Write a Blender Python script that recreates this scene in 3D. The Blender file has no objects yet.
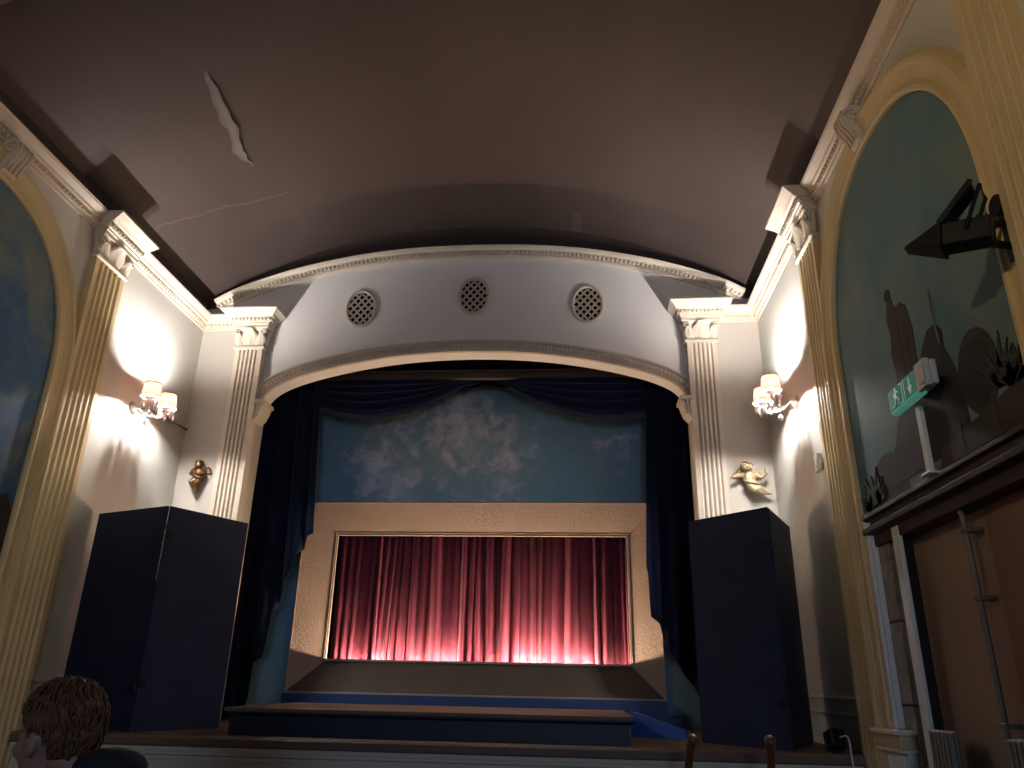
import bpy, bmesh, math, random
from mathutils import Vector, Matrix, noise as mnoise
random.seed(7)
S = bpy.context.scene
COL = S.collection
PI = math.pi
sin, cos = math.sin, math.cos

# ------------------------------------------------------------------ camera
PITCH, YAW, ROLL, FPX = 0.3733, 0.0882, 0.0214, 764.5
fw = Vector((-sin(YAW)*cos(PITCH), cos(YAW)*cos(PITCH), sin(PITCH)))
r0 = Vector((cos(YAW), sin(YAW), 0)); u0 = r0.cross(fw)
rt = cos(ROLL)*r0 + sin(ROLL)*u0
up = -sin(ROLL)*r0 + cos(ROLL)*u0
cd = bpy.data.cameras.new('camera'); cam = bpy.data.objects.new('camera', cd); COL.objects.link(cam)
cd.sensor_width = 36; cd.lens = FPX*36/1024; cd.clip_start = .05
cam.matrix_world = Matrix(((rt.x, up.x, -fw.x, .9648), (rt.y, up.y, -fw.y, 0), (rt.z, up.z, -fw.z, 1.3), (0, 0, 0, 1)))
S.camera = cam
# ------------------------------------------------------------------ world, exposure, hall light
S.view_settings.view_transform = 'Standard'; S.view_settings.look = 'None'
S.view_settings.gamma = 1; S.view_settings.use_curve_mapping = False
S.view_settings.exposure = 0.0
w = bpy.data.worlds.new('world'); S.world = w; w.use_nodes = True
w.node_tree.nodes['Background'].inputs[0].default_value = (.02, .02, .025, 1)
w.node_tree.nodes['Background'].inputs[1].default_value = 1
def plight(name, loc, power, colr, rad=.03):
    l = bpy.data.lights.new(name, 'POINT'); l.energy = power; l.color = colr; l.shadow_soft_size = rad
    o = bpy.data.objects.new(name, l); o.location = loc; COL.objects.link(o); return o
def alight(name, loc, target, sx, sy, power, colr):
    l = bpy.data.lights.new(name, 'AREA'); l.shape = 'RECTANGLE'; l.size = sx; l.size_y = sy; l.energy = power; l.color = colr
    o = bpy.data.objects.new(name, l); o.location = loc
    o.rotation_euler = (Vector(target)-Vector(loc)).to_track_quat('-Z', 'Y').to_euler(); COL.objects.link(o); return o
WARM = (1, .74, .40); SCW = (1, .975, .945)
def slight(name, loc, target, power, colr, cone):
    l = bpy.data.lights.new(name, 'SPOT'); l.energy = power; l.color = colr; l.spot_size = math.radians(cone); l.spot_blend = 1; l.shadow_soft_size = .12
    o = bpy.data.objects.new(name, l); o.location = loc
    o.rotation_euler = (Vector(target)-Vector(loc)).to_track_quat('-Z', 'Y').to_euler(); COL.objects.link(o); return o
slight('hall_wall_spot', (-1.9, -.8, 4.0), (2.65, 2.7, 3.55), 260, WARM, 46)
slight('hall_wall_spot', (1.9, -.8, 4.0), (-2.65, 3.7, 3.0), 190, WARM, 48)
alight('rear_doorway_daylight', (1.6, -5.6, 1.5), (1.8, 6, 1.2), 1.2, 1.6, 80, (.52, .68, 1))
SCONCE_L = 6300.0; FOOT_L = 3000.0   # radiance of the bulbs

# ------------------------------------------------------------------ materials
MATS = {}
def mat(name, c, rough=.6, var=.12, vscale=3.0, bump=0.0, bscale=60, metal=0, sheen=0, spec=.4, stretch=None, coat=0):
    m = bpy.data.materials.new(name); m.use_nodes = True; nt = m.node_tree; n = nt.nodes; L = nt.links
    b = n['Principled BSDF']; b.inputs['Roughness'].default_value = rough; b.inputs['Metallic'].default_value = metal
    b.inputs['Specular IOR Level'].default_value = spec
    if sheen: b.inputs['Sheen Weight'].default_value = sheen
    if coat: b.inputs['Coat Weight'].default_value = coat
    tc = n.new('ShaderNodeTexCoord'); mp = n.new('ShaderNodeMapping')
    if stretch: mp.inputs['Scale'].default_value = stretch
    L.new(tc.outputs['Object'], mp.inputs[0])
    nz = n.new('ShaderNodeTexNoise'); nz.inputs['Scale'].default_value = vscale; nz.inputs['Detail'].default_value = 6
    L.new(mp.outputs[0], nz.inputs['Vector'])
    mx = n.new('ShaderNodeMix'); mx.data_type = 'RGBA'
    mx.inputs[6].default_value = (*[v*(1-var) for v in c], 1); mx.inputs[7].default_value = (*[min(1, v*(1+var)) for v in c], 1)
    L.new(nz.outputs[0], mx.inputs[0]); L.new(mx.outputs[2], b.inputs['Base Color'])
    if bump:
        n2 = n.new('ShaderNodeTexNoise'); n2.inputs['Scale'].default_value = bscale; n2.inputs['Detail'].default_value = 4
        L.new(mp.outputs[0], n2.inputs['Vector'])
        bp = n.new('ShaderNodeBump'); bp.inputs['Strength'].default_value = bump; bp.inputs['Distance'].default_value = .01
        L.new(n2.outputs[0], bp.inputs['Height']); L.new(bp.outputs[0], b.inputs['Normal'])
    m['mix'] = mx.name
    MATS[name] = m; return m
def emat(name, c, s):
    m = bpy.data.materials.new(name); m.use_nodes = True
    b = m.node_tree.nodes['Principled BSDF']; b.inputs['Base Color'].default_value = (*c, 1)
    b.inputs['Emission Color'].default_value = (*c, 1); b.inputs['Emission Strength'].default_value = s; return m
CREAM = mat('cream_wall_paint', (.66, .60, .50), .55, .10, 1.2, .08, 40)
WALLG = mat('grey_cream_wall_paint', (.53, .505, .455), .55, .14, 1.6, .10, 30)
PIER = mat('cream_pier_paint', (.50, .455, .395), .55, .10, 1.2, .08, 40)
PLASTER = mat('cream_moulded_plaster', (.60, .51, .41), .55, .10, 4, .1, 60)
OCHRE = mat('ochre_cream_moulding_paint', (.58, .46, .26), .5, .18, 3, .08, 50)
FASC = mat('off_white_fascia_paint', (.82, .775, .735), .6, .06, 1.0, .05, 40)
CEIL = mat('brown_ceiling_paint', (.066, .048, .042), .42, .22, .9, .06, 25, spec=.10, stretch=(1, .35, 1))
CEILD = mat('brown_upper_wall_paint', (.066, .048, .042), .6, .15, 2)
NAVY = mat('navy_screen_paint', (.0125, .0195, .050), .6, .35, 5, .12, 30, spec=.2)
NAVYR = mat('navy_step_paint', (.009, .016, .042), .5, .25, 5, .08, 40)
BLUE = mat('blue_plinth_paint', (.022, .055, .17), .5, .2, 4, .06, 40)
BLACK = mat('black_metal', (.007, .007, .008), .4, .2, 8, spec=.2)
BLACKC = mat('black_cloth', (.006, .006, .008), .95, .2, 6, spec=.05)
VELVET = mat('dark_blue_velvet', (.0045, .009, .029), .85, .3, 7, .1, 80, sheen=.06, spec=.1)
RED = mat('red_velvet', (.175, .032, .062), .75, .25, 9, .15, 60, sheen=.12, spec=.1, stretch=(1, 1, .2))
FRAME = mat('rough_gold_beige_paint', (.285, .210, .165), .6, .14, 5, .6, 55)
FRAMED = mat('dark_stained_board', (.085, .066, .05), .5, .15, 5, .3, 55)
FEDGE = mat('smooth_beige_paint', (.40, .31, .25), .5, .1, 5)
WOOD = mat('dark_brown_wood', (.034, .023, .017), .65, .35, 6, .1, 40, stretch=(1, 1, .15))
RWOOD = mat('reddish_brown_wood', (.13, .05, .022), .32, .3, 6, 0, stretch=(4, 4, .6), coat=.3)
BROWNB = mat('worn_brown_board', (.16, .105, .075), .6, .3, 4, .1, 40, stretch=(.3, 3, 3))
PLY = mat('brown_plywood', (.26, .195, .14), .55, .18, 2.2, .03, 40, stretch=(1, 1.6, .35))
PLY2 = mat('reddish_plywood', (.18, .12, .085), .5, .22, 2.6, .03, 40, stretch=(1, 1.6, .3))
STONE = mat('dark_marbled_stone', (.24, .23, .22), .5, .9, 14, .2, 30)
WHITE = mat('white_gloss_paint', (.68, .70, .70), .35, .06, 4)
GREYM = mat('grey_metal', (.15, .15, .15), .5, .1, 6, metal=.2)
GREYP = mat('grey_ribbed_plastic', (.16, .16, .15), .5, .12, 5)
GOLD = mat('aged_gilt', (.50, .39, .24), .4, .5, 30, .2, 60, metal=.35)
BRASS = mat('brass', (.55, .40, .20), .3, .1, 10, metal=1)
FLOORM = mat('dark_red_carpet', (.07, .03, .028), .9, .3, 30, .2, 200)
HAIR = mat('auburn_hair', (.125, .055, .024), .5, .45, 18, .8, 60, stretch=(3, 3, .6), spec=.4)
SKIN = mat('skin', (.30, .17, .12), .5, .08, 8)
JACKET = mat('dark_navy_jacket', (.014, .016, .024), .8, .2, 8, .1, 60)
DARK = mat('dark_void_paint', (.004, .004, .004), .9, .1, 4, spec=.1)
GREENP = None
BULB = emat('lit_sconce_bulb', SCW, SCONCE_L)

# translucent shade
def shade_mat():
    m = bpy.data.materials.new('peach_fabric_shade'); m.use_nodes = True; nt = m.node_tree; n = nt.nodes; L = nt.links
    out = n['Material Output']; n.remove(n['Principled BSDF'])
    d = n.new('ShaderNodeBsdfDiffuse'); t = n.new('ShaderNodeBsdfTranslucent'); mx = n.new('ShaderNodeMixShader')
    nz = n.new('ShaderNodeTexNoise'); nz.inputs['Scale'].default_value = 40
    cr = n.new('ShaderNodeMix'); cr.data_type = 'RGBA'; cr.inputs[6].default_value = (.60, .27, .18, 1); cr.inputs[7].default_value = (.66, .32, .22, 1)
    L.new(nz.outputs[0], cr.inputs[0]); L.new(cr.outputs[2], d.inputs[0]); L.new(cr.outputs[2], t.inputs[0])
    mx.inputs[0].default_value = .006
    L.new(d.outputs[0], mx.inputs[1]); L.new(t.outputs[0], mx.inputs[2]); L.new(mx.outputs[0], out.inputs[0]); return m
SHADE = shade_mat()
SHTRIM = mat('dusty_pink_braid', (.34, .12, .10), .8, .1, 20)
def glass_mat():
    m = bpy.data.materials.new('cut_crystal'); m.use_nodes = True
    b = m.node_tree.nodes['Principled BSDF']; b.inputs['Base Color'].default_value = (.9, .9, .9, 1)
    b.inputs['Transmission Weight'].default_value = .30; b.inputs['Roughness'].default_value = .06; b.inputs['IOR'].default_value = 1.5; return m
CRYSTAL = glass_mat()

def paint_mat(name, ramp, scale, distort, extra=None, rough=.7, axis_mix=None, detail=7):
    """noise-driven painted sky: ramp = [(pos, colour)]"""
    m = bpy.data.materials.new(name); m.use_nodes = True; nt = m.node_tree; n = nt.nodes; L = nt.links
    b = n['Principled BSDF']; b.inputs['Roughness'].default_value = rough; b.inputs['Specular IOR Level'].default_value = .25
    tc = n.new('ShaderNodeTexCoord')
    nz = n.new('ShaderNodeTexNoise'); nz.inputs['Scale'].default_value = scale; nz.inputs['Detail'].default_value = detail
    nz.inputs['Distortion'].default_value = distort; nz.inputs['Roughness'].default_value = .62
    L.new(tc.outputs['Object'], nz.inputs['Vector'])
    src = nz.outputs[0]
    if axis_mix:   # add blobs: list of (centre, radius, weight)
        for c, r, wt in axis_mix:
            vm = n.new('ShaderNodeVectorMath'); vm.operation = 'DISTANCE'; vm.inputs[1].default_value = c
            L.new(tc.outputs['Object'], vm.inputs[0])
            mr = n.new('ShaderNodeMapRange'); mr.interpolation_type = 'SMOOTHSTEP'
            mr.inputs[1].default_value = 0; mr.inputs[2].default_value = r; mr.inputs[3].default_value = wt; mr.inputs[4].default_value = 0
            L.new(vm.outputs['Value'], mr.inputs[0])
            ad = n.new('ShaderNodeMath'); ad.operation = 'ADD'; L.new(src, ad.inputs[0]); L.new(mr.outputs[0], ad.inputs[1]); src = ad.outputs[0]
    cr = n.new('ShaderNodeValToRGB'); e = cr.color_ramp.elements
    e[0].position, e[0].color = ramp[0][0], (*ramp[0][1], 1); e[1].position, e[1].color = ramp[-1][0], (*ramp[-1][1], 1)
    for p, c in ramp[1:-1]:
        q = e.new(p); q.color = (*c, 1)
    L.new(src, cr.inputs[0])
    colr = cr.outputs[0]
    if extra:   # second hue varying slowly
        n2 = n.new('ShaderNodeTexNoise'); n2.inputs['Scale'].default_value = extra[1]; L.new(tc.outputs['Object'], n2.inputs['Vector'])
        mr = n.new('ShaderNodeMapRange'); mr.inputs[1].default_value = .42; mr.inputs[2].default_value = .62; L.new(n2.outputs[0], mr.inputs[0])
        mx = n.new('ShaderNodeMix'); mx.data_type = 'RGBA'; mx.blend_type = 'MULTIPLY'; mx.inputs[7].default_value = (*extra[0], 1)
        L.new(mr.outputs[0], mx.inputs[0]); L.new(colr, mx.inputs[6]); colr = mx.outputs[2]
    L.new(colr, b.inputs['Base Color']); return m
SKY = paint_mat('painted_sky_with_clouds', [(.52, (.27, .42, .465)), (.66, (.32, .455, .49)), (.78, (.62, .62, .65)), (.92, (.92, .88, .88))], 6.0, .55,
                extra=((.75, .92, 1.2), .5),
                axis_mix=[((-1.2, 7.4, 3.3), .6, .12), ((-.85, 7.4, 3.35), .95, .22), ((.25, 7.4, 3.35), 1.0, .24), ((1.38, 7.4, 3.5), .45, .26), ((-.2, 7.4, 4.05), .75, .26), ((.85, 7.4, 3.25), .5, -.2)])
TEAL = mat('dull_teal_paint', (.075, .115, .125), .7, .2, 3)
MURR = paint_mat('dull_teal_mural_paint', [(.3, (.066, .140, .175)), (.5, (.105, .18, .20)), (.7, (.16, .20, .19))], 1.6, .6, rough=.7)
MURL = paint_mat('blue_mural_paint', [(.3, (.030, .095, .22)), (.48, (.05, .12, .23)), (.58, (.12, .17, .20)), (.75, (.2, .22, .19))], 1.7, .8, rough=.5)
MBR = mat('mural_brown_paint', (.012, .009, .0075), .7, .35, 5)
MBR2 = mat('mural_umber_paint', (.024, .017, .012), .7, .3, 6)
MGR = mat('mural_dark_green_paint', (.014, .022, .018), .5, .3, 8)
MST = mat('mural_ledge_paint', (.030, .023, .016), .7, .4, 7)
# brown ceiling: seam crack and pale stains
def ceil_extra():
    nt = CEIL.node_tree; n = nt.nodes; L = nt.links
    b = n['Principled BSDF']; tc = n.new('ShaderNodeTexCoord'); sp = n.new('ShaderNodeSeparateXYZ'); L.new(tc.outputs['Object'], sp.inputs[0])
    nz = n.new('ShaderNodeTexNoise'); nz.inputs['Scale'].default_value = 5; nz.inputs['Detail'].default_value = 8; L.new(tc.outputs['Object'], nz.inputs['Vector'])
    def M(op, a, bb):
        m = n.new('ShaderNodeMath'); m.operation = op
        for i, v in enumerate((a, bb)):
            if isinstance(v, (int, float)): m.inputs[i].default_value = v
            else: L.new(v, m.inputs[i])
        return m.outputs[0]
    # seam y = 5.95+0.26*x
    yl = M('SUBTRACT', sp.outputs['Y'], M('ADD', M('MULTIPLY', sp.outputs['X'], .26), 5.94))
    yl = M('ADD', yl, M('MULTIPLY', M('SUBTRACT', nz.outputs[0], .5), .14))
    near = M('LESS_THAN', M('ABSOLUTE', yl, 0), .008)
    near = M('MULTIPLY', near, M('LESS_THAN', sp.outputs['X'], -1.55))
    # pale streak
    d1 = M('ABSOLUTE', M('SUBTRACT', sp.outputs['X'], 1.0), 0)
    st = M('MULTIPLY', M('LESS_THAN', d1, .045), M('GREATER_THAN', M('ADD', sp.outputs['Y'], M('MULTIPLY', nz.outputs[0], .5)), 6.4))
    old = n[CEIL['mix']].outputs[2]
    m1 = n.new('ShaderNodeMix'); m1.data_type = 'RGBA'; m1.inputs[7].default_value = (.12, .085, .07, 1); L.new(M('MULTIPLY', near, .8), m1.inputs[0]); L.new(old, m1.inputs[6])
    m2 = n.new('ShaderNodeMix'); m2.data_type = 'RGBA'; m2.inputs[7].default_value = (.11, .085, .075, 1); L.new(M('MULTIPLY', st, .5), m2.inputs[0]); L.new(m1.outputs[2], m2.inputs[6])
    L.new(m2.outputs[2], b.inputs['Base Color'])
ceil_extra()

# ------------------------------------------------------------------ mesh helpers
def V(*a): return Vector(a)
class MB:
    def __init__(s): s.bm = bmesh.new(); s.mi = 0
    def face(s, pts):
        f = s.bm.faces.new([s.bm.verts.new(p) for p in pts]); f.material_index = s.mi; return f
    def box(s, x0, x1, y0, y1, z0, z1, M=None):
        c = [V(x, y, z) for x in (x0, x1) for y in (y0, y1) for z in (z0, z1)]
        if M: c = [M @ p for p in c]
        v = [s.bm.verts.new(p) for p in c]
        for q in ((0, 1, 3, 2), (4, 6, 7, 5), (0, 4, 5, 1), (2, 3, 7, 6), (0, 2, 6, 4), (1, 5, 7, 3)):
            f = s.bm.faces.new([v[i] for i in q]); f.material_index = s.mi
        return s
    def grid(s, fn, nu, nv, closeu=False):
        vs = [[s.bm.verts.new(fn(i/nu, j/nv)) for j in range(nv+1)] for i in range(nu if closeu else nu+1)]
        N = len(vs)
        for i in range(nu):
            for j in range(nv):
                a, b = vs[i], vs[(i+1) % N]
                f = s.bm.faces.new((a[j], b[j], b[j+1], a[j+1])); f.material_index = s.mi
        return vs
    def cap(s, loop):
        try:
            f = s.bm.faces.new(loop); f.material_index = s.mi
        except ValueError: pass
    def tube(s, pts, r, n=8, capped=True):
        pts = [Vector(p) for p in pts]; rr = r if isinstance(r, (list, tuple)) else [r]*len(pts)
        rings = []; prev = None
        for i, p in enumerate(pts):
            t = (pts[min(i+1, len(pts)-1)]-pts[max(i-1, 0)]).normalized()
            if prev is None:
                a = t.orthogonal().normalized()
            else:
                a = (prev - t*prev.dot(t)).normalized()
            prev = a; b = t.cross(a)
            rings.append([s.bm.verts.new(p+rr[i]*(cos(2*PI*k/n)*a+sin(2*PI*k/n)*b)) for k in range(n)])
        for i in range(len(rings)-1):
            for k in range(n):
                f = s.bm.faces.new((rings[i][k], rings[i][(k+1) % n], rings[i+1][(k+1) % n], rings[i+1][k])); f.material_index = s.mi
        if capped: s.cap(rings[0][::-1]); s.cap(rings[-1])
        return s
    def lathe(s, prof, M=None, n=20, capped=False):
        rings = []
        for r, z in prof:
            rings.append([s.bm.verts.new((M or Matrix()) @ V(r*cos(2*PI*k/n), r*sin(2*PI*k/n), z)) for k in range(n)])
        for i in range(len(rings)-1):
            for k in range(n):
                f = s.bm.faces.new((rings[i][k], rings[i][(k+1) % n], rings[i+1][(k+1) % n], rings[i+1][k])); f.material_index = s.mi
        if capped: s.cap(rings[0][::-1]); s.cap(rings[-1])
        return s
    def ell(s, c, rx, ry, rz, M=None, nu=14, nv=9):
        T = Matrix.Translation(Vector(c)) @ (M or Matrix())
        top = s.bm.verts.new(T @ V(0, 0, rz)); bot = s.bm.verts.new(T @ V(0, 0, -rz)); rings = []
        for j in range(1, nv):
            th = PI*j/nv
            rings.append([s.bm.verts.new(T @ V(rx*sin(th)*cos(2*PI*k/nu), ry*sin(th)*sin(2*PI*k/nu), rz*cos(th))) for k in range(nu)])
        for k in range(nu):
            fs = [s.bm.faces.new((top, rings[0][k], rings[0][(k+1) % nu])), s.bm.faces.new((bot, rings[-1][(k+1) % nu], rings[-1][k]))]
            for j in range(len(rings)-1):
                fs.append(s.bm.faces.new((rings[j][k], rings[j+1][k], rings[j+1][(k+1) % nu], rings[j][(k+1) % nu])))
            for f in fs: f.material_index = s.mi
        return s
    def prism(s, poly, fn, h0, h1):
        """poly of 2-D points -> fn(a,b,h) 3-D, extruded between h0 and h1"""
        A = [s.bm.verts.new(fn(a, b, h0)) for a, b in poly]; B = [s.bm.verts.new(fn(a, b, h1)) for a, b in poly]
        s.cap(A[::-1]); s.cap(B)
        n = len(poly)
        for i in range(n):
            f = s.bm.faces.new((A[i], A[(i+1) % n], B[(i+1) % n], B[i])); f.material_index = s.mi
        return s
    def sweep(s, prof, frames, closed=False):
        """prof of (a,h); frames = list of (origin, adir, hdir)"""
        R = [[s.bm.verts.new(o+a*ad+h*hd) for a, h in prof] for o, ad, hd in frames]
        for i in range(len(R)-1):
            for j in range(len(prof)-1):
                f = s.bm.faces.new((R[i][j], R[i+1][j], R[i+1][j+1], R[i][j+1])); f.material_index = s.mi
        s.cap(R[0]); s.cap(R[-1][::-1]); return s
def obj(name, mb, m, parent=None, smooth=False, bevel=0, loc=None):
    bm = mb.bm
    bmesh.ops.recalc_face_normals(bm, faces=bm.faces)
    me = bpy.data.meshes.new(name); bm.to_mesh(me); bm.free()
    for x in (m if isinstance(m, (list, tuple)) else [m]): me.materials.append(x)
    if smooth: me.polygons.foreach_set('use_smooth', [True]*len(me.polygons))
    o = bpy.data.objects.new(name, me); COL.objects.link(o)
    if parent:
        o.parent = parent
        if parent.type == 'EMPTY' and parent.get('_w'): o.matrix_parent_inverse = Matrix.Translation(-parent.location)
    if bevel:
        b = o.modifiers.new('bevel', 'BEVEL'); b.width = bevel; b.segments = 2; b.limit_method = 'ANGLE'
    return o
def tag(o, label=None, cat=None, group=None, kind=None):
    if label: o['label'] = label
    if cat: o['category'] = cat
    if group: o['group'] = group
    if kind: o['kind'] = kind
    return o
WORLDTHINGS = []
def thing(name, label, cat, loc=(0, 0, 0), group=None, rotz=0, world=True):
    o = bpy.data.objects.new(name, None); COL.objects.link(o); o.location = loc; o.rotation_euler.z = rotz
    o.empty_display_size = .1
    if world: o['_w'] = 1; WORLDTHINGS.append(o)
    return tag(o, label, cat, group)
def copytree(o, parent=None, world=False):
    c = o.copy(); COL.objects.link(c)
    if parent: c.parent = parent
    for ch in list(o.children): copytree(ch, c)
    return c
def remesh(mb, voxel, smooth_it=4):
    bm = mb.bm; me = bpy.data.meshes.new('t'); bm.to_mesh(me); bm.free()
    o = bpy.data.objects.new('t', me); COL.objects.link(o)
    r = o.modifiers.new('r', 'REMESH'); r.mode = 'VOXEL'; r.voxel_size = voxel
    sm = o.modifiers.new('s', 'SMOOTH'); sm.iterations = smooth_it; sm.factor = .5
    dg = bpy.context.evaluated_depsgraph_get()
    m2 = bpy.data.meshes.new_from_object(o.evaluated_get(dg))
    bpy.data.objects.remove(o); out = MB(); out.bm.from_mesh(m2); return out
def interp(pts, x):
    pts = sorted(pts)
    if x <= pts[0][0]: return pts[0][1]
    for (a, b), (c, d) in zip(pts, pts[1:]):
        if x <= c:
            return b+(d-b)*(x-a)/(c-a)
    return pts[-1][1]
def catmull(pts, n):
    P = [Vector(p) for p in pts]; P = [2*P[0]-P[1]]+P+[2*P[-1]-P[-2]]; out = []
    for i in range(1, len(P)-2):
        for k in range(n):
            t = k/n; a, b, c, d = P[i-1:i+3]
            out.append(.5*((2*b)+(-a+c)*t+(2*a-5*b+4*c-d)*t*t+(-a+3*b-3*c+d)*t**3))
    out.append(P[-2]); return out

W = 2.647          # half width of the room
YP = 6.5           # proscenium wall plane
ZST = .9565        # stage floor
YST = 5.04
ZC0, ZC1 = 4.455, 4.572
def vault(x): return 5.54-.79*(min(abs(x), W)/W)**2.3

# ------------------------------------------------------------------ setting
m = MB(); m.box(-W-.3, W+.5, -6.3, 9.2, -.12, 0); tag(obj('floor', m, FLOORM), kind='structure')
m = MB(); m.box(-W-.15, -W, -6.15, 6.67, 0, ZC1); tag(obj('wall_left', m, WALLG), kind='structure')
m = MB()
m.box(W, W+.15, 4.60, 6.67, 0, ZC1); m.box(W, W+.15, 2.60, 4.60, 2.2, ZC1); m.box(W, W+.15, -6.15, 2.60, 0, ZC1)
tag(obj('wall_right', m, WALLG), kind='structure')
m = MB(); m.box(-W-.15, W+.15, -6.15, -6.0, 0, 5.7); tag(obj('wall_back', m, CREAM), kind='structure')
# vaulted ceiling (solid shell) with the brown upright strip above the cornice
m = MB()
N = 48
xs = [-W+2*W*i/N for i in range(N+1)]
lo = [(-W, ZC1)]+[(x, vault(x)) for x in xs]+[(W, ZC1)]
hi = [(W+.15, ZC1), (W+.15, 5.7), (-W-.15, 5.7), (-W-.15, ZC1)]
m.prism(lo+hi, lambda a, b, h: V(a, h, b), -6.15, 6.5)
tag(obj('ceiling', m, CEIL), kind='structure')
# arch underside curve
ARCH = [(0, 4.178), (.35, 4.168), (.7, 4.138), (1.0, 4.093), (1.25, 4.043), (1.45, 3.993), (1.62, 3.942), (1.76, 3.885), (1.86, 3.825), (1.93, 3.75), (1.965, 3.68), (1.98, 3.60)]
def archcurve(n=4):
    half = [tuple(p) for p in catmull([(a, b, 0) for a, b in ARCH], n)]
    half = [(p[0], p[1]) for p in half]
    return [(-x, z) for x, z in half[::-1]]+half[1:]
AC = archcurve()
YPB = 6.67
m = MB()
# front wall built from strips: side piers, fascia above the arch
m.mi = 1; m.box(-W-.15, -1.98, YP, YPB, ZST, 3.60); m.box(1.98, W+.15, YP, YPB, ZST, 3.60)
top = [(W+.15, 5.7), (-W-.15, 5.7)]
poly = [(-W-.15, 3.60)]+AC+[(W+.15, 3.60)]
A = poly
for (x0, z0), (x1, z1) in zip(A, A[1:]):
    if abs(x1-x0) < 1e-6: continue
    m.mi = 0
    if max(abs(x0), abs(x1)) > 2.2:
        m.mi = 1; m.box(min(x0, x1), max(x0, x1), YP, YPB, 3.60, 4.52)
        m.mi = 0; m.box(min(x0, x1), max(x0, x1), YP, YPB, 4.52, 5.0); continue
    m.prism([(x0, z0), (x1, z1), (x1, 5.0 if abs(x1) > 2.2 else vault(x1)-.2), (x0, 5.0 if abs(x0) > 2.2 else vault(x0)-.2)], lambda a, b, h: V(a, h, b), YP, YPB)
tag(obj('wall_front', m, [FASC, PIER]), kind='structure')
# brown crescent of wall above the upper trim
TR = [(0, 5.285), (.5, 5.272), (.95, 5.232), (1.35, 5.165), (1.75, 5.07), (2.1, 4.955), (2.35, 4.855), (2.55, 4.74)]
def trz(x): return catz(abs(x))
_cz = [(p[0], p[1]) for p in catmull([(a, b, 0) for a, b in TR], 6)]
def catz(x): return interp(_cz, x)
m = MB(); n = 44
for i in range(n):
    x0, x1 = -W+2*W*i/n, -W+2*W*(i+1)/n
    m.prism([(x0, trz(x0)-.06), (x1, trz(x1)-.06), (x1, vault(x1)+.02), (x0, vault(x0)+.02)], lambda a, b, h: V(a, h, b), YP-.012, YP+.0)
tag(obj('wall_upper', m, CEILD), kind='structure')

# ---- mouldings of the front wall
def curve_frames(pts, y, hd=V(0, -1, 0)):
    fr = []
    for i, (x, z) in enumerate(pts):
        a = pts[max(i-1, 0)]; b = pts[min(i+1, len(pts)-1)]
        t = V(b[0]-a[0], 0, b[1]-a[1]).normalized(); nrm = V(-t.z, 0, t.x)
        fr.append((V(x, y, z), nrm, hd))
    return fr
def resample(pts, step):
    out = [pts[0]]; acc = 0
    for (a, b), (c, d) in zip(pts, pts[1:]):
        L = math.hypot(c-a, d-b); pos = step-acc
        while pos <= L:
            out.append((a+(c-a)*pos/L, b+(d-b)*pos/L)); pos += step
        acc = (acc+L) % step if L else acc
    return out
upts = [(x, trz(x)) for x in [-2.55+5.10*i/70 for i in range(71)]]
m = MB()
m.sweep([(-.105, 0), (-.105, .02), (-.085, .035), (-.07, .03), (-.03, .06), (-.02, .085), (0, .095), (0, 0)], curve_frames(upts, YP))
for o, ad, hd in curve_frames(resample(upts, .042), YP):
    R = Matrix((( -ad.z*-1, 0, ad.x), (0, 1, 0), (-ad.x, 0, ad.z))).to_4x4()
    m.ell(o-ad*.055+hd*.045, .013, .016, .026, R, 6, 5)
tag(obj('trim_1', m, PLASTER), kind='structure')
m = MB()
m.sweep([(0, -.0), (0, .035), (.022, .045), (.03, .03), (.078, .04), (.088, .062), (.104, .062), (.11, 0)], curve_frames(AC, YP))
for o, ad, hd in curve_frames(resample(AC, .036), YP):
    R = Matrix(((ad.z, 0, ad.x), (0, 1, 0), (-ad.x, 0, ad.z))).to_4x4()
    m.ell(o+ad*.055+hd*.036, .012, .016, .024, R, 6, 5)
tag(obj('trim_2', m, PLASTER), kind='structure')
# scroll brackets at the arch springing
for sx in (-1, 1):
    b = thing('scroll_bracket', 'moulded plaster bracket at the %s foot of the stage arch moulding' % ('left' if sx < 0 else 'right'), 'bracket', (sx*1.98, YP, 3.5))
    m = MB()
    m.prism([(0, 3.49), (.045, 3.54), (.07, 3.60), (.085, 3.66), (-.012, 3.66), (-.012, 3.52)], lambda a, c, h: V(sx*(1.98-.0-a*-1*0-a), h, c), YP-.09, YP+.12)
    obj('bracket_body', m, PLASTER, b, bevel=.006)
    m = MB(); m.box(min(sx*1.88, sx*1.995), max(sx*1.88, sx*1.995), YP-.115, YP+.13, 3.655, 3.69); obj('bracket_cap', m, PLASTER, b, bevel=.006)
    m = MB()
    for k in range(3): m.tube([V(sx*(1.975-k*.018), YP-.085, 3.53), V(sx*(1.97-k*.028), YP-.10, 3.60), V(sx*(1.97-k*.033), YP-.097, 3.65)], .012, 6)
    obj('bracket_leaf', m, PLASTER, b, True)

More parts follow.
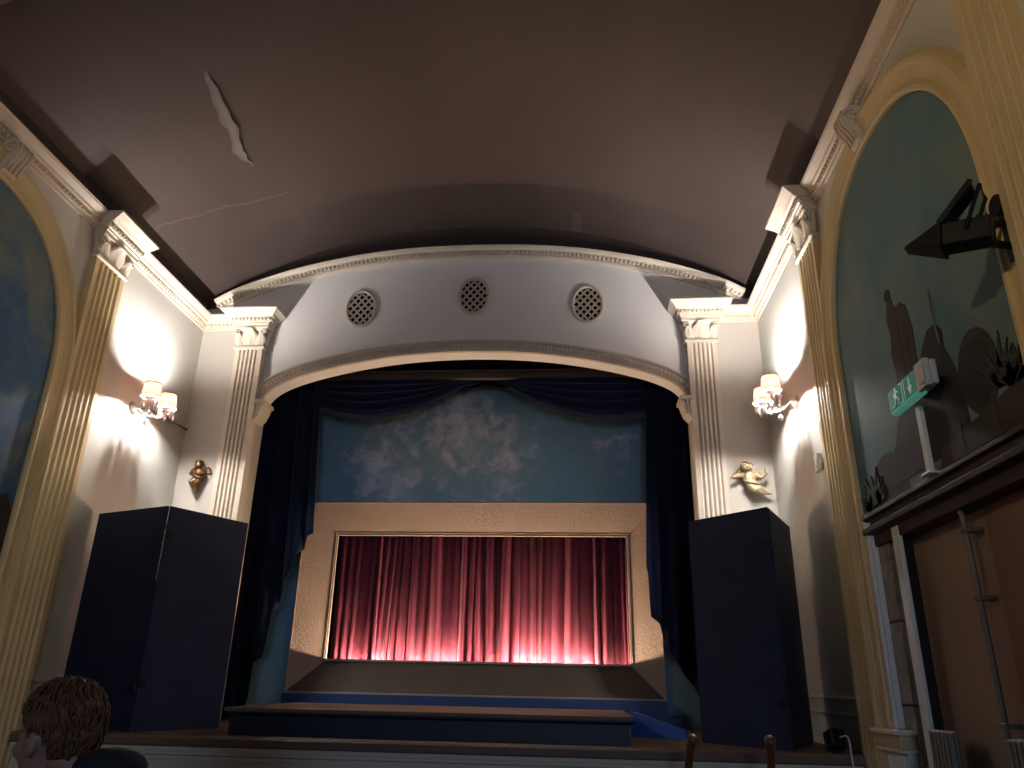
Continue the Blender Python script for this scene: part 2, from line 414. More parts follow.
# ---- cornice along the side walls and the corner returns
CPROF = [(0, ZC0-.012), (.014, ZC0-.012), (.018, ZC0+.012), (.03, ZC0+.012), (.034, ZC0+.05), (.055, ZC0+.055), (.06, ZC0+.072), (.10, ZC0+.10), (.108, ZC1), (0, ZC1)]
def cornice(name, sx):
    m = MB(); m2 = None
    Ys = [-6, 6.5]
    R = []
    for (d, z) in CPROF:
        R.append([m.bm.verts.new(V(sx*(W-d), -5.98, z)), m.bm.verts.new(V(sx*(W-d), YP-d, z)), m.bm.verts.new(V(sx*2.2, YP-d, z))])
    for a, b in zip(R, R[1:]):
        for k in range(2): m.bm.faces.new((a[k], a[k+1], b[k+1], b[k]))
    y = 1.2
    while y < 6.43:
        m.ell((sx*(W-.036), y, ZC0+.032), .010, .011, .017, None, 6, 5); y += .04
    x = 2.24
    while x < W-.05:
        m.ell((sx*x, YP-.036, ZC0+.032), .011, .010, .017, None, 6, 5); x += .04
    tag(obj(name, m, PLASTER), kind='structure')
cornice('trim_3', -1); cornice('trim_4', 1)

# ---- fluted pilasters with leaf capitals
def fluted(width, depth, nfl, margin, fl_d):
    """cross-section (u across, n out)"""
    pts = [(-width/2, 0), (-width/2, depth)]
    fwid = (width-2*margin)/nfl
    for k in range(nfl):
        u0 = -width/2+margin+k*fwid; g = fwid*.68; s0 = u0+(fwid-g)/2
        for j in range(7):
            t = j/6; pts.append((s0+g*t, depth-fl_d*sin(PI*t)))
    pts += [(width/2, depth), (width/2, 0)]
    return pts
def pilaster(label, org, ud, nd, width, z0, z1, capw, capn, mshaft, mcap, proj, group, leafmat=None):
    """org: foot centre on wall; ud across; nd out of wall"""
    P = lambda u, n_, z: V(org[0], org[1], 0)+ud*u+nd*n_+V(0, 0, z)
    t = thing('pilaster', label, 'pilaster', (org[0], org[1], z0), group)
    m = MB(); m.prism(fluted(width, proj, 5, .035, .02), lambda a, b, h: P(a, b, h), z0+.14, z1)
    obj('shaft', m, mshaft, t)
    m = MB(); m.prism([(-width/2-.02, 0), (-width/2-.02, proj+.025), (width/2+.02, proj+.025), (width/2+.02, 0)], lambda a, b, h: P(a, b, h), z0, z0+.12)
    m.prism([(-width/2-.01, 0), (-width/2-.01, proj+.012), (width/2+.01, proj+.012), (width/2+.01, 0)], lambda a, b, h: P(a, b, h), z0+.12, z0+.14)
    obj('base', m, mshaft, t, bevel=.006)
    # bell
    def stack(m, rows):
        R = [[m.bm.verts.new(P(a, b, z)) for a, b in ((-hw, 0), (-hw, pr), (hw, pr), (hw, 0))] for hw, pr, z in rows]
        for A, B in zip(R, R[1:]):
            for k in range(3): m.bm.faces.new((A[k], A[k+1], B[k+1], B[k]))
        m.cap(R[0]); m.cap(R[-1])
    h = width/2
    zc = z1; ztop = ZC1
    zb1 = ztop-.165
    m = MB(); stack(m, [(h, proj, zc-.005), (h+.018, proj+.02, zc), (h+.018, proj+.02, zc+.018), (h+.004, proj+.006, zc+.024), (h+.0, proj+.004, zc+.03), (h+.012, proj+.012, zb1-.03), (h+.03, proj+.03, zb1)])
    bell = obj('capital', m, mcap, t)
    # leaves
    m = MB()
    hb = zb1-zc-.03
    def leaf(u, wid, hh, curl, n0, lean=0):
        def fn(a, b):
            s_ = (a-.5)*2; wv = wid*(.55+.75*sin(PI*min(1, b*.95+.12)))*.5
            rib = .006*cos(s_*PI*3)
            return P(u+s_*wv+lean*b, n0+.016*(1-s_*s_)+curl*b*b+rib, zc+.03+hh*b-.03*max(0, b-.8)*5*.35)
        m.grid(fn, 8, 7)
    leaf(0, width*.52, hb*.97, .05, proj+.006)
    leaf(-h*.72, width*.30, hb*.72, .03, proj+.004, -.02); leaf(h*.72, width*.30, hb*.72, .03, proj+.004, .02)
    # side leaves
    for sgn in (-1, 1):
        def fs(a, b):
            return P(sgn*(h+.012+.03*b*b+.01*(1-(2*a-1)**2)), proj*(.15+.75*a), zc+.03+hb*.9*b)
        m.grid(fs, 5, 5)
    obj('leaf', m, mcap, bell, True)
    for sgn in (-1, 1):
        m = MB(); pts = []
        for k in range(15):
            th = k/14*2.6*PI; rr = .032*(1-k/17)
            pts.append(P(sgn*(h-.004+rr*cos(th)*1.0), proj+.028, zb1-.045+rr*sin(th)))
        m.tube([P(sgn*h*.45, proj+.012, zc+.06), P(sgn*h*.7, proj+.022, zb1-.07)]+pts, .009, 6)
        obj('volute', m, mcap, bell, True)
    # entablature block
    m = MB()
    cw = capw/2
    k_ = lambda f: h+.03+(cw-h-.03)*f
    p_ = lambda f: proj+.03+(capn-proj-.03)*f
    stack(m, [(k_(0), p_(0), zb1), (k_(.12), p_(.12), zb1), (k_(.12), p_(.12), zb1+.03), (k_(.2), p_(.2), zb1+.034), (k_(.2), p_(.2), zb1+.05), (k_(.3), p_(.3), zb1+.055), (k_(.36), p_(.36), zb1+.095), (k_(.55), p_(.5), zb1+.10), (k_(.62), p_(.6), zb1+.115), (k_(.9), p_(.9), zb1+.145), (k_(1), p_(1), zb1+.155), (k_(1), p_(1), ztop+.003)])
    ent = obj('entablature', m, mcap, t)
    m = MB(); uu = -k_(.3)+.02
    while uu < k_(.3):
        q = P(uu, p_(.33)+.004, zb1+.075); m.ell(q, .012, .012, .019, None, 6, 5); uu += .036
    for sgn in (-1, 1):
        nn = .04
        while nn < p_(.3):
            m.ell(P(sgn*(k_(.33)+.004), nn, zb1+.075), .012, .012, .019, None, 6, 5); nn += .036
    obj('egg_moulding', m, mcap, ent, True)
    return t
GP = 'fluted pilasters with leaf capitals'
for sx, nm in ((-1, 'left'), (1, 'right')):
    pilaster('cream fluted pilaster on the stage wall just %s of the stage arch' % nm, (sx*2.11, YP), V(1, 0, 0), V(0, -1, 0), .262, ZST, 4.205, .555, .25, PLASTER, PLASTER, .10, GP)
pilaster('ochre fluted pilaster on the left wall between blue mural and lit wall lamp', (-W, 4.915), V(0, 1, 0), V(1, 0, 0), .37, 0, 4.23, .535, .225, OCHRE, PLASTER, .045, GP)
pilaster('ochre fluted pilaster on the right wall between teal mural and lit wall lamp', (W, 4.86), V(0, 1, 0), V(-1, 0, 0), .36, 0, 4.21, .535, .225, OCHRE, PLASTER, .045, GP)
pilaster('broad ochre fluted pilaster at the near edge of the right mural, nearest the camera', (W, 2.35), V(0, 1, 0), V(-1, 0, 0), .36, 0, 4.21, .535, .225, OCHRE, PLASTER, .10, GP)

# ---- arched murals and their mouldings
YC, AI, ZSP, BI = 3.655, .92, 3.2, 1.0
def archpath(a, b, zb, n=40, e=2.2):
    pts = [(YC+a, zb), (YC+a, (zb+ZSP)/2)]
    for k in range(n+1):
        th = PI*k/n; c, s_ = cos(th), sin(th)
        pts.append((YC+a*math.copysign(abs(c)**(2/e), c), ZSP+b*abs(s_)**(2/e)))
    pts += [(YC-a, (zb+ZSP)/2), (YC-a, zb)]
    return pts
def mural(sx, label, zb, mats, shapes):
    m = MB()
    pts = archpath(AI+.03, BI+.03, zb)
    fx = lambda a, b, h: V(sx*(W-h), a, b)
    m.prism(pts, fx, 0.0, .012)
    for i, (mi, poly, h) in enumerate(shapes):
        m.mi = mi; m.prism(poly, fx, .0121, .0125+.0009*h)
    o = obj('painted_mural', m, mats); return tag(o, label, 'mural')
def circle(cy, cz, r, n=18, sq=1): return [(cy+r*cos(2*PI*k/n), cz+sq*r*sin(2*PI*k/n)) for k in range(n)]
def plant(y, z, h, n=7, seed=0):
    rnd = random.Random(seed); out = []
    for k in range(n):
        a = -1.1+2.2*k/(n-1)+rnd.uniform(-.15, .15); hh = h*rnd.uniform(.7, 1.1)
        tip = (y+hh*sin(a), z+hh*cos(a)); out.append([(y-.018, z), (y+.5*hh*sin(a)-.02, z+.5*hh*cos(a)), tip, (y+.5*hh*sin(a)+.02, z+.55*hh*cos(a)), (y+.018, z)])
    return out
# right mural: statue on a rock, broken masonry, wheel, ledge (y decreases to the right of the picture)
sh = []
statue = [(3.86, 2.62), (3.86, 2.75), (3.83, 2.84), (3.85, 2.95), (3.82, 3.05), (3.84, 3.14), (3.81, 3.22), (3.80, 3.27), (3.755, 3.27), (3.74, 3.20), (3.71, 3.16), (3.66, 3.17), (3.60, 3.12), (3.57, 2.98), (3.58, 2.84), (3.57, 2.62)]
rock = [(4.15, 2.3), (4.12, 2.42), (3.98, 2.50), (3.92, 2.60), (3.80, 2.68), (3.60, 2.72), (3.52, 2.84), (3.44, 2.90), (3.36, 2.90), (3.30, 2.84), (3.31, 2.76), (3.26, 2.66), (3.22, 2.55), (3.22, 2.3)]
mound = [(4.42, 2.25)]+[(4.15+.25*cos(t), 2.25+.25*sin(t)) for t in [.3+.24*k for k in range(10)]]+[(3.9, 2.25)]
sh.append((1, mound, 1)); sh.append((1, rock, 2)); sh.append((2, statue, 3))
sh.append((1, circle(3.785, 3.27, .035), 4)); sh.append((1, [(3.75, 2.7), (3.735, 3.1), (3.71, 3.1), (3.715, 2.7)], 4)); sh.append((1, [(3.66, 2.7), (3.665, 3.05), (3.64, 3.05), (3.63, 2.7)], 4))
sh.append((2, circle(3.08, 2.55, .16, 20, 1.15), 3)); sh.append((1, circle(3.10, 2.55, .125, 20, 1.15), 4))
ledge = [(3.55, 2.25), (3.50, 2.33), (2.72, 2.42), (2.72, 2.25)]
sh.append((4, ledge, 5))
for yy in (3.3, 3.0): sh.append((1, [(yy, 2.27), (yy, 2.39), (yy-.008, 2.39), (yy-.008, 2.27)], 6))
for y_, z_, h_, s_ in ((2.93, 2.42, .22, 1), (2.80, 2.40, .16, 2), (2.86, 2.40, .14, 6), (4.38, 2.26, .22, 3), (4.30, 2.26, .16, 4), (4.45, 2.24, .14, 5)):
    for p in plant(y_, z_, h_, 9, s_): sh.append((3, p, 6+s_*.1))
mural(1, 'arched mural of brown ruins under dull teal sky on the right wall', 2.2, [MURR, MBR, MBR2, MGR, MST], sh)
sh = [(1, [(4.58, 1.0), (4.58, 2.25), (4.50, 2.36), (4.40, 2.34), (4.3, 2.25), (4.15, 2.28), (3.9, 2.2), (3.6, 2.3), (3.2, 2.2), (2.74, 2.3), (2.74, 1.0)], 1),
      (2, [(4.55, 1.9), (4.5, 2.2), (4.42, 2.22), (4.36, 2.0), (4.3, 1.9)], 2)]
mural(-1, 'arched mural of deep blue cloudy sky on the left wall', 1.0, [MURL, MST, MBR2], sh)
AMP = [(0, 0), (0, .030), (.012, .042), (.028, .042), (.036, .030), (.050, .026), (.085, .030), (.12, .044), (.135, .056), (.155, .060), (.168, .050), (.176, .034), (.19, .034), (.195, 0)]
def archmould(sx, zb, label):
    t = thing('arch_moulding', label, 'moulding', (sx*W, YC, zb), 'arched mouldings round the murals')
    pts = archpath(AI, BI, zb, 48)
    fr = []
    for i, (y, z) in enumerate(pts):
        a = pts[max(i-1, 0)]; b = pts[min(i+1, len(pts)-1)]
        tt = V(0, b[0]-a[0], b[1]-a[1]).normalized(); nrm = V(0, tt.z, -tt.y)
        fr.append((V(sx*W, y, z), nrm, V(-sx, 0, 0)))
    m = MB(); m.sweep(AMP, fr); obj('archivolt', m, OCHRE if True else PLASTER, t)
    # keystone scroll under the cornice
    m = MB()
    ky = YC+.10
    prof = [(0, 4.235), (.04, 4.23), (.06, 4.25), (.06, 4.29), (.085, 4.31), (.115, 4.35), (.125, 4.40), (.115, 4.44), (.09, 4.475), (.0, 4.48)]
    m.prism(prof, lambda a, b, h: V(sx*(W-a), h, b), ky-.065, ky+.065)
    k = obj('keystone', m, PLASTER, t, bevel=.01)
    for s2 in (-1, 1):
        m = MB(); p = []
        for q in range(18):
            th = q/17*3*PI; rr = .05*(1-q/20); p.append(V(sx*(W-.07-rr*cos(th)), ky+s2*.068, 4.40+rr*sin(th)))
        m.tube(p, .010, 6); obj('scroll', m, PLASTER, k, True)
    m = MB()
    for q in range(4):
        yy = ky-.05+q*.033
        m.tube([V(sx*(W-.062), yy, 4.25), V(sx*(W-.088), yy, 4.31), V(sx*(W-.118), yy, 4.35), V(sx*(W-.128), yy, 4.40), V(sx*(W-.118), yy, 4.44)], .010, 6)
    obj('rib', m, PLASTER, k, True)
    return t
archmould(-1, 1.0, 'ochre cream arched moulding with keystone framing the blue mural, left wall')
archmould(1, 1.12, 'ochre cream arched moulding with keystone framing the teal mural, right wall')

# ---- dado rail behind the screens on each side wall
for sx, nm, g in ((-1, 'trim_5', 0), (1, 'trim_6', 0)):
    m = MB()
    for z in (1.255, 1.16):
        m.prism([(0, z-.012), (.014, z-.012), (.02, z), (.014, z+.012), (0, z+.012)], lambda a, b, h: V(sx*(W-a), h, b), 5.1, 6.49)
    tag(obj(nm, m, WALLG), kind='structure')

# ------------------------------------------------------------------ stage platform
t = thing('stage_platform', 'raised stage with worn brown boards and a cream moulded front panel across the room', 'stage', (0, YST, 0))
m = MB(); m.box(-W+.002, W-.002, YST+.02, 9.0, ZST-.06, ZST); obj('deck', m, BROWNB, t)
m = MB(); m.prism([(YST-.02, ZST-.058), (YST-.03, ZST-.05), (YST-.03, ZST-.012), (YST-.02, ZST), (YST+.02, ZST), (YST+.02, ZST-.058)], lambda a, b, h: V(h, a, b), -W+.05, W-.05); obj('nosing', m, BROWNB, t)
m = MB(); m.box(-W+.01, W-.01, YST+.03, YST+.07, 0, ZST-.06)
for z0, z1, d in ((.872, .897, .045), (.850, .872, .032), (.822, .846, .02), (.78, .80, .012), (.0, .14, .02)):
    m.box(-W+.05, W-.05, YST+.03-d, YST+.03, z0, z1)
obj('front_panel', m, CREAM, t, bevel=.004)

# ------------------------------------------------------------------ low platform in front of the puppet stage
t = thing('low_platform', 'low dark navy platform with worn brown top in front of the puppet stage frame', 'platform', (0, 5.9, ZST))
m = MB(); m.box(-1.315, 1.315, 5.19, 6.57, 1.098, 1.122); obj('top', m, BROWNB, t, bevel=.004)
m = MB(); m.box(-1.28, 1.28, 5.22, 6.55, ZST+.001, 1.074); obj('body', m, NAVYR, t)
m = MB(); m.prism([(5.195, 1.098), (5.195, 1.09), (5.21, 1.074), (6.56, 1.074), (6.56, 1.098)], lambda a, b, h: V(h, a, b), -1.305, 1.305); obj('edge_moulding', m, NAVYR, t)
m = MB()
m.prism([(0, ZST+.001), (0, 1.125), (.10, 1.108), (.46, 1.018), (.46, ZST+.001)], lambda a, b, h: V(1.345, 6.17, b)*1+V(a*.79, -a*.612, 0)+V(h*.612, h*.79, 0), 0, .035)
BLUE2 = mat('bright_blue_board_paint', (.045, .12, .42), .45, .2, 4, .06, 40)
o = obj('blue_side_board', m, BLUE2); tag(o, 'thin blue board with sloping top edge beside the right end of the low navy platform', 'board')
# back plinth under the frame
m = MB(); m.box(-1.745, 1.745, 7.36, 7.62, ZST+.001, 1.180); m.box(-1.86, 1.86, 7.30, 7.44, ZST+.001, 1.062)
tag(obj('frame_plinth', m, BLUE, bevel=.004), 'long blue painted plinth carrying the puppet stage frame', 'plinth')

# ------------------------------------------------------------------ painted sky backdrop
m = MB()
y0, y1 = 7.45, 7.48
m.prism([(-2.25, ZST+.002), (-1.752, ZST+.002), (-1.752, 2.970), (1.752, 2.970), (1.752, ZST+.002), (2.25, ZST+.002), (2.25, 4.40), (-2.25, 4.40)], lambda a, b, h: V(a, h, b), y0, y1)
tag(obj('sky_backdrop', m, [SKY, TEAL]), 'blue backdrop painted with pale clouds above the puppet stage frame', 'backdrop')

# ------------------------------------------------------------------ puppet stage frame
t = thing('puppet_proscenium', 'rough gold beige splayed picture frame round the red curtained puppet stage', 'frame', (0, 7.45, 1.19))
XO, ZO0, ZO1, YO = 1.735, 1.195, 2.955, 7.43
XI, ZI0, ZI1, YI = 1.465, 1.467, 2.682, 7.65
O = [(-XO, ZO0), (XO, ZO0), (XO, ZO1), (-XO, ZO1)]; I = [(-XI, ZI0), (XI, ZI0), (XI, ZI1), (-XI, ZI1)]
names = ['bottom_board', 'side_board', 'top_board', 'side_board']
for k in range(4):
    a, b = O[k], O[(k+1) % 4]; c, d = I[(k+1) % 4], I[k]
    m = MB(); th = .03
    q = [V(a[0], YO, a[1]), V(b[0], YO, b[1]), V(c[0], YI, c[1]), V(d[0], YI, d[1])]
    q2 = [V(p.x*1.012, p.y+th, 1.3+(p.z-1.3)*1.012) for p in q]
    A = [m.bm.verts.new(p) for p in q]; B = [m.bm.verts.new(p) for p in q2]
    m.cap(A); m.cap(B[::-1])
    for i in range(4): m.bm.faces.new((A[i], A[(i+1) % 4], B[(i+1) % 4], B[i]))
    obj(names[k], m, FRAMED if k == 0 else FRAME, t)
def rectloop(m, xo, z0, z1, wv, ya, yb):
    m.box(-xo, xo, ya, yb, z1-wv, z1); m.box(-xo, xo, ya, yb, z0, z0+wv)
    m.box(-xo, -xo+wv, ya, yb, z0+wv, z1-wv); m.box(xo-wv, xo, ya, yb, z0+wv, z1-wv)
m = MB(); rectloop(m, XI+.022, ZI0-.0, ZI1+.03, .02, YI-.02, YI+.012); rectloop(m, XI+.002, ZI0-.004, ZI1+.002, .012, YI-.006, YI+.03)
obj('inner_bead', m, FEDGE, t, bevel=.003)
m = MB(); rectloop(m, XO+.014, ZO0-.014, ZO1+.012, .014, YO-.008, YO+.03); obj('outer_edge', m, FEDGE, t, bevel=.003)

# stage box behind the frame
t = thing('puppet_stage_box', 'dark inside of the puppet stage behind the gold beige frame', 'stage box', (0, 7.7, 1.36))
m = MB(); m.box(-1.75, 1.75, 7.66, 8.4, 1.36, 1.395); obj('box_floor', m, WOOD, t)
m = MB(); m.box(-1.75, -1.72, 7.66, 8.4, 1.395, 2.9); obj('box_side', m, DARK, t)
m = MB(); m.box(1.72, 1.75, 7.66, 8.4, 1.395, 2.9); obj('box_side', m, DARK, t)
m = MB(); m.box(-1.75, 1.75, 7.66, 8.4, 2.9, 2.93); obj('box_lid', m, DARK, t)
m = MB(); m.box(-1.72, 1.72, 8.37, 8.4, 1.395, 2.9); obj('box_back', m, DARK, t)
m = MB(); m.box(-1.72, 1.72, 7.665, 7.69, 2.70, 2.9); m.box(-1.72, -1.5, 7.69, 7.71, 1.395, 2.9); m.box(1.5, 1.72, 7.69, 7.71, 1.395, 2.9); obj('masking', m, DARK, t)
# red curtains
def rcurtain(x0, x1, label, seed):
    rnd = random.Random(seed)
    n = int((x1-x0)*130)
    folds = []; x = x0
    while x < x1:
        wd = rnd.uniform(.045, .14); folds.append((x, wd, rnd.uniform(.35, 1.0), rnd.uniform(-.05, .05))); x += wd
    def dep(xx):
        for a, wd, am, sk in folds:
            if a <= xx <= a+wd:
                tq = (xx-a)/wd; return am*(sin(PI*tq)**.7), sk
        return 0, 0
    def fn(u_, v_):
        xx = x0+(x1-x0)*u_; z = 1.398+1.46*v_
        d, sk = dep(xx)
        wob = mnoise.noise(V(xx*2.2, 7.3+seed, z*.8))
        y = 8.005-d*(.105-.03*v_)+.02*wob+.012*mnoise.noise(V(xx*9, 3, z*3))*(1-v_)
        xs_ = xx+(sk+.03*wob)*(1-v_)*(.6 if 0.02 < u_ < .98 else 0)
        return V(xs_, y, z)
    m = MB(); m.grid(fn, n, 26)
    o = obj('red_curtain', m, RED, None, True)
    sl = o.modifiers.new('solid', 'SOLIDIFY'); sl.thickness = .004
    return tag(o, label, 'curtain', 'red velvet curtains of the puppet stage')
rcurtain(-1.52, -.08, 'left half of the red velvet curtain in the puppet stage frame', 11)
rcurtain(-.10, 1.52, 'right half of the red velvet curtain in the puppet stage frame', 5)
# footlights
t = thing('footlight_trough', 'row of small warm footlights behind the lower edge of the puppet stage frame', 'footlights', (0, 7.8, 1.395))
m = MB(); m.box(-1.45, 1.45, 7.73, 7.865, 1.396, 1.404); m.box(-1.45, 1.45, 7.70, 7.712, 1.396, 1.462); obj('trough', m, BLACK, t)
for fxp, pw in ((-1.26, .5), (-.98, 1.0), (-.62, .8), (-.32, 1.15), (.12, .3), (.44, 1.5), (.60, 1.1), (.86, .65), (1.06, 1.0), (1.34, .12)):
    m = MB(); m.lathe([(0, 0), (.010, 0), (.010, .012), (.013, .02), (.012, .032), (0, .038)], Matrix.Translation(V(fxp, 7.852, 1.405)), 10)
    obj('bulb', m, emat('lit_footlight_bulb', (1, .72, .48), FOOT_L*pw), t, True)

# ------------------------------------------------------------------ blue drapes and stage masking
m = MB(); m.box(-2.25, 2.25, 6.92, 6.98, 4.085, 4.17); m.box(-2.25, 2.25, 6.90, 6.92, 4.145, 4.17)
tag(obj('hanging_rail', m, WOOD, bevel=.004), 'brown wooden rail across the top of the stage opening above the blue swags', 'rail')
m = MB(); m.grid(lambda u, v: V(-2.25+4.5*u, 7.2+.03*sin(u*70), 4.10+.75*v), 160, 3); m.box(-2.3, 2.3, 6.68, 7.6, 4.84, 4.87)
tag(obj('black_border', m, BLACKC), 'black masking cloth filling the space above the wooden rail under the arch', 'cloth')
SWL = [(-1.66, 3.86), (-1.57, 3.80), (-1.306, 3.715), (-1.051, 3.685), (-.754, 3.74), (-.559, 3.805), (-.365, 3.91), (-.17, 4.016), (0.02, 4.06)]
SWR = [(.20, 4.06), (.277, 4.043), (.526, 3.883), (.818, 3.756), (1.0, 3.70), (1.201, 3.668), (1.439, 3.672), (1.72, 3.72)]
def swag(pts, label, outer):
    P = catmull([(a, b, 0) for a, b in pts], 8); n = len(P)-1
    def fn(u, v):
        p = P[min(n, int(round(u*n)))]
        topz = 4.09; z = topz+(p.y-topz)*v
        k = abs(topz-p.y)/.42
        y = 7.0-.035*k-.05*k*sin(v*PI*1.0)-.022*k*cos(v*2*PI*4.5)
        x = p.x
        return V(x, y, z)
    m = MB(); m.grid(fn, n, 44)
    o = obj('swag_drape', m, VELVET, None, True); s_ = o.modifiers.new('solid', 'SOLIDIFY'); s_.thickness = .006
    return tag(o, label, 'drape', 'dark blue velvet drapes round the stage')
swag(SWL, 'dark blue velvet swag drooping under the rail in the left half of the stage opening', -1)
swag(SWR, 'dark blue velvet swag drooping under the rail in the right half of the stage opening', 1)
TL = [(-2.30, .97), (-2.0, .98), (-1.93, 1.02), (-1.89, 1.123), (-1.86, 1.42), (-1.80, 1.47), (-1.785, 1.62), (-1.77, 1.85), (-1.725, 1.91), (-1.69, 2.04), (-1.68, 2.13), (-1.63, 2.2), (-1.62, 2.35), (-1.55, 2.42), (-1.535, 2.53), (-1.46, 2.557)]
TR_ = [(1.575, 2.28), (1.588, 2.17), (1.59, 1.86), (1.67, 1.80), (1.70, 1.67), (1.75, 1.56), (1.83, 1.43), (1.93, 1.30), (2.0, 1.12), (2.30, .97)]
def tail(pts, label, sx):
    x0, x1 = pts[0][0], pts[-1][0]
    def fn(u, v):
        x = x0+(x1-x0)*u; zb = interp(pts, x); zt = 4.08; z = zt+(zb-zt)*v
        xx = x
        inner = u if sx < 0 else 1-u      # 1 at the inner edge
        # inner edge leans outward with height
        xx += sx*inner*.0 + (1-v)*(-.10 if sx < 0 else .07)*inner
        ph = u*26+.35*sin(3*u*PI+sx)
        y = 6.93-.035*sin(ph)*(.45+.55*v)-.012*sin(ph*2.3+1)+.25*(1-inner)*0
        return V(xx, y, z)
    m = MB(); m.grid(fn, 150, 30)
    o = obj('side_drape', m, VELVET, None, True); s_ = o.modifiers.new('solid', 'SOLIDIFY'); s_.thickness = .006
    return tag(o, label, 'drape', 'dark blue velvet drapes round the stage')
tail(TL, 'dark blue velvet side drape with stepped hem left of the puppet stage frame', -1)
tail(TR_, 'dark blue velvet side drape with stepped hem right of the puppet stage frame', 1)
for sx, nm in ((-1, 'left'), (1, 'right')):
    m = MB(); m.grid(lambda u, v: V(sx*(2.14+.02*sin(u*40)), 6.69+.75*u, ZST+.002+3.85*v), 40, 2)
    o = obj('wing_curtain', m, BLACKC, None, True); s_ = o.modifiers.new('solid', 'SOLIDIFY'); s_.thickness = .01
    tag(o, 'black masking curtain in the wing behind the %s side of the stage arch' % nm, 'curtain')

# ------------------------------------------------------------------ oval grilles
def grille(cx, cz, label):
    t = thing('vent_grille', label, 'vent', (cx, YP, cz-.2), 'oval ceiling grilles over the stage arch')
    a, b = .128, .172
    m = MB(); N_ = 40
    prof = [(0, 0), (0, .018), (.012, .026), (.026, .022), (.034, .008), (.036, 0)]
    def fn(u, v):
        k = v*(len(prof)-1); i = min(int(k), len(prof)-2); f = k-i
        d = prof[i][0]*(1-f)+prof[i+1][0]*f; h = prof[i][1]*(1-f)+prof[i+1][1]*f
        th = 2*PI*u; return V(cx+(a+d)*cos(th), YP-h, cz+(b+d)*sin(th))
    m.grid(fn, N_, 5, True); obj('rim', m, PLASTER, t, True)
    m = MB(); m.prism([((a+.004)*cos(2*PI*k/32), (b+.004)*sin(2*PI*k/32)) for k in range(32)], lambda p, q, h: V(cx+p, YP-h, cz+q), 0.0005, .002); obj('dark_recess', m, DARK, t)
    m = MB(); dx, dz = .070, .080
    for sg in (-1, 1):
        L_ = math.hypot(dx, dz); d = V(dx/L_, 0, sg*dz/L_); nrm = V(-d.z, 0, d.x)
        step = abs(dx*dz/L_)
        for k in range(-9, 10):
            o_ = nrm*(k*step)
            # clip to ellipse
            A_ = (d.x/a)**2+(d.z/b)**2; B_ = 2*(o_.x*d.x/a**2+o_.z*d.z/b**2); C_ = (o_.x/a)**2+(o_.z/b)**2-1
            D_ = B_*B_-4*A_*C_
            if D_ <= 0: continue
            t0, t1 = (-B_-math.sqrt(D_))/(2*A_), (-B_+math.sqrt(D_))/(2*A_)
            if t1-t0 < .01: continue
            p0, p1 = o_+d*t0, o_+d*t1; hw = .0078
            for hh in ((.004, .014),):
                q = [p0-nrm*hw, p1-nrm*hw, p1+nrm*hw, p0+nrm*hw]
                m.prism([(v.x, v.z) for v in q], lambda p_, q_, h: V(cx+p_, YP-h, cz+q_), hh[0], hh[1])
    obj('lattice', m, PLASTER, t)
grille(-1.093, 4.655, 'oval cream lattice grille over the stage arch, leftmost of the three')
grille(.004, 4.768, 'oval cream lattice grille over the arch crown, highest of the three')
grille(1.093, 4.655, 'oval cream lattice grille over the stage arch, rightmost of the three')

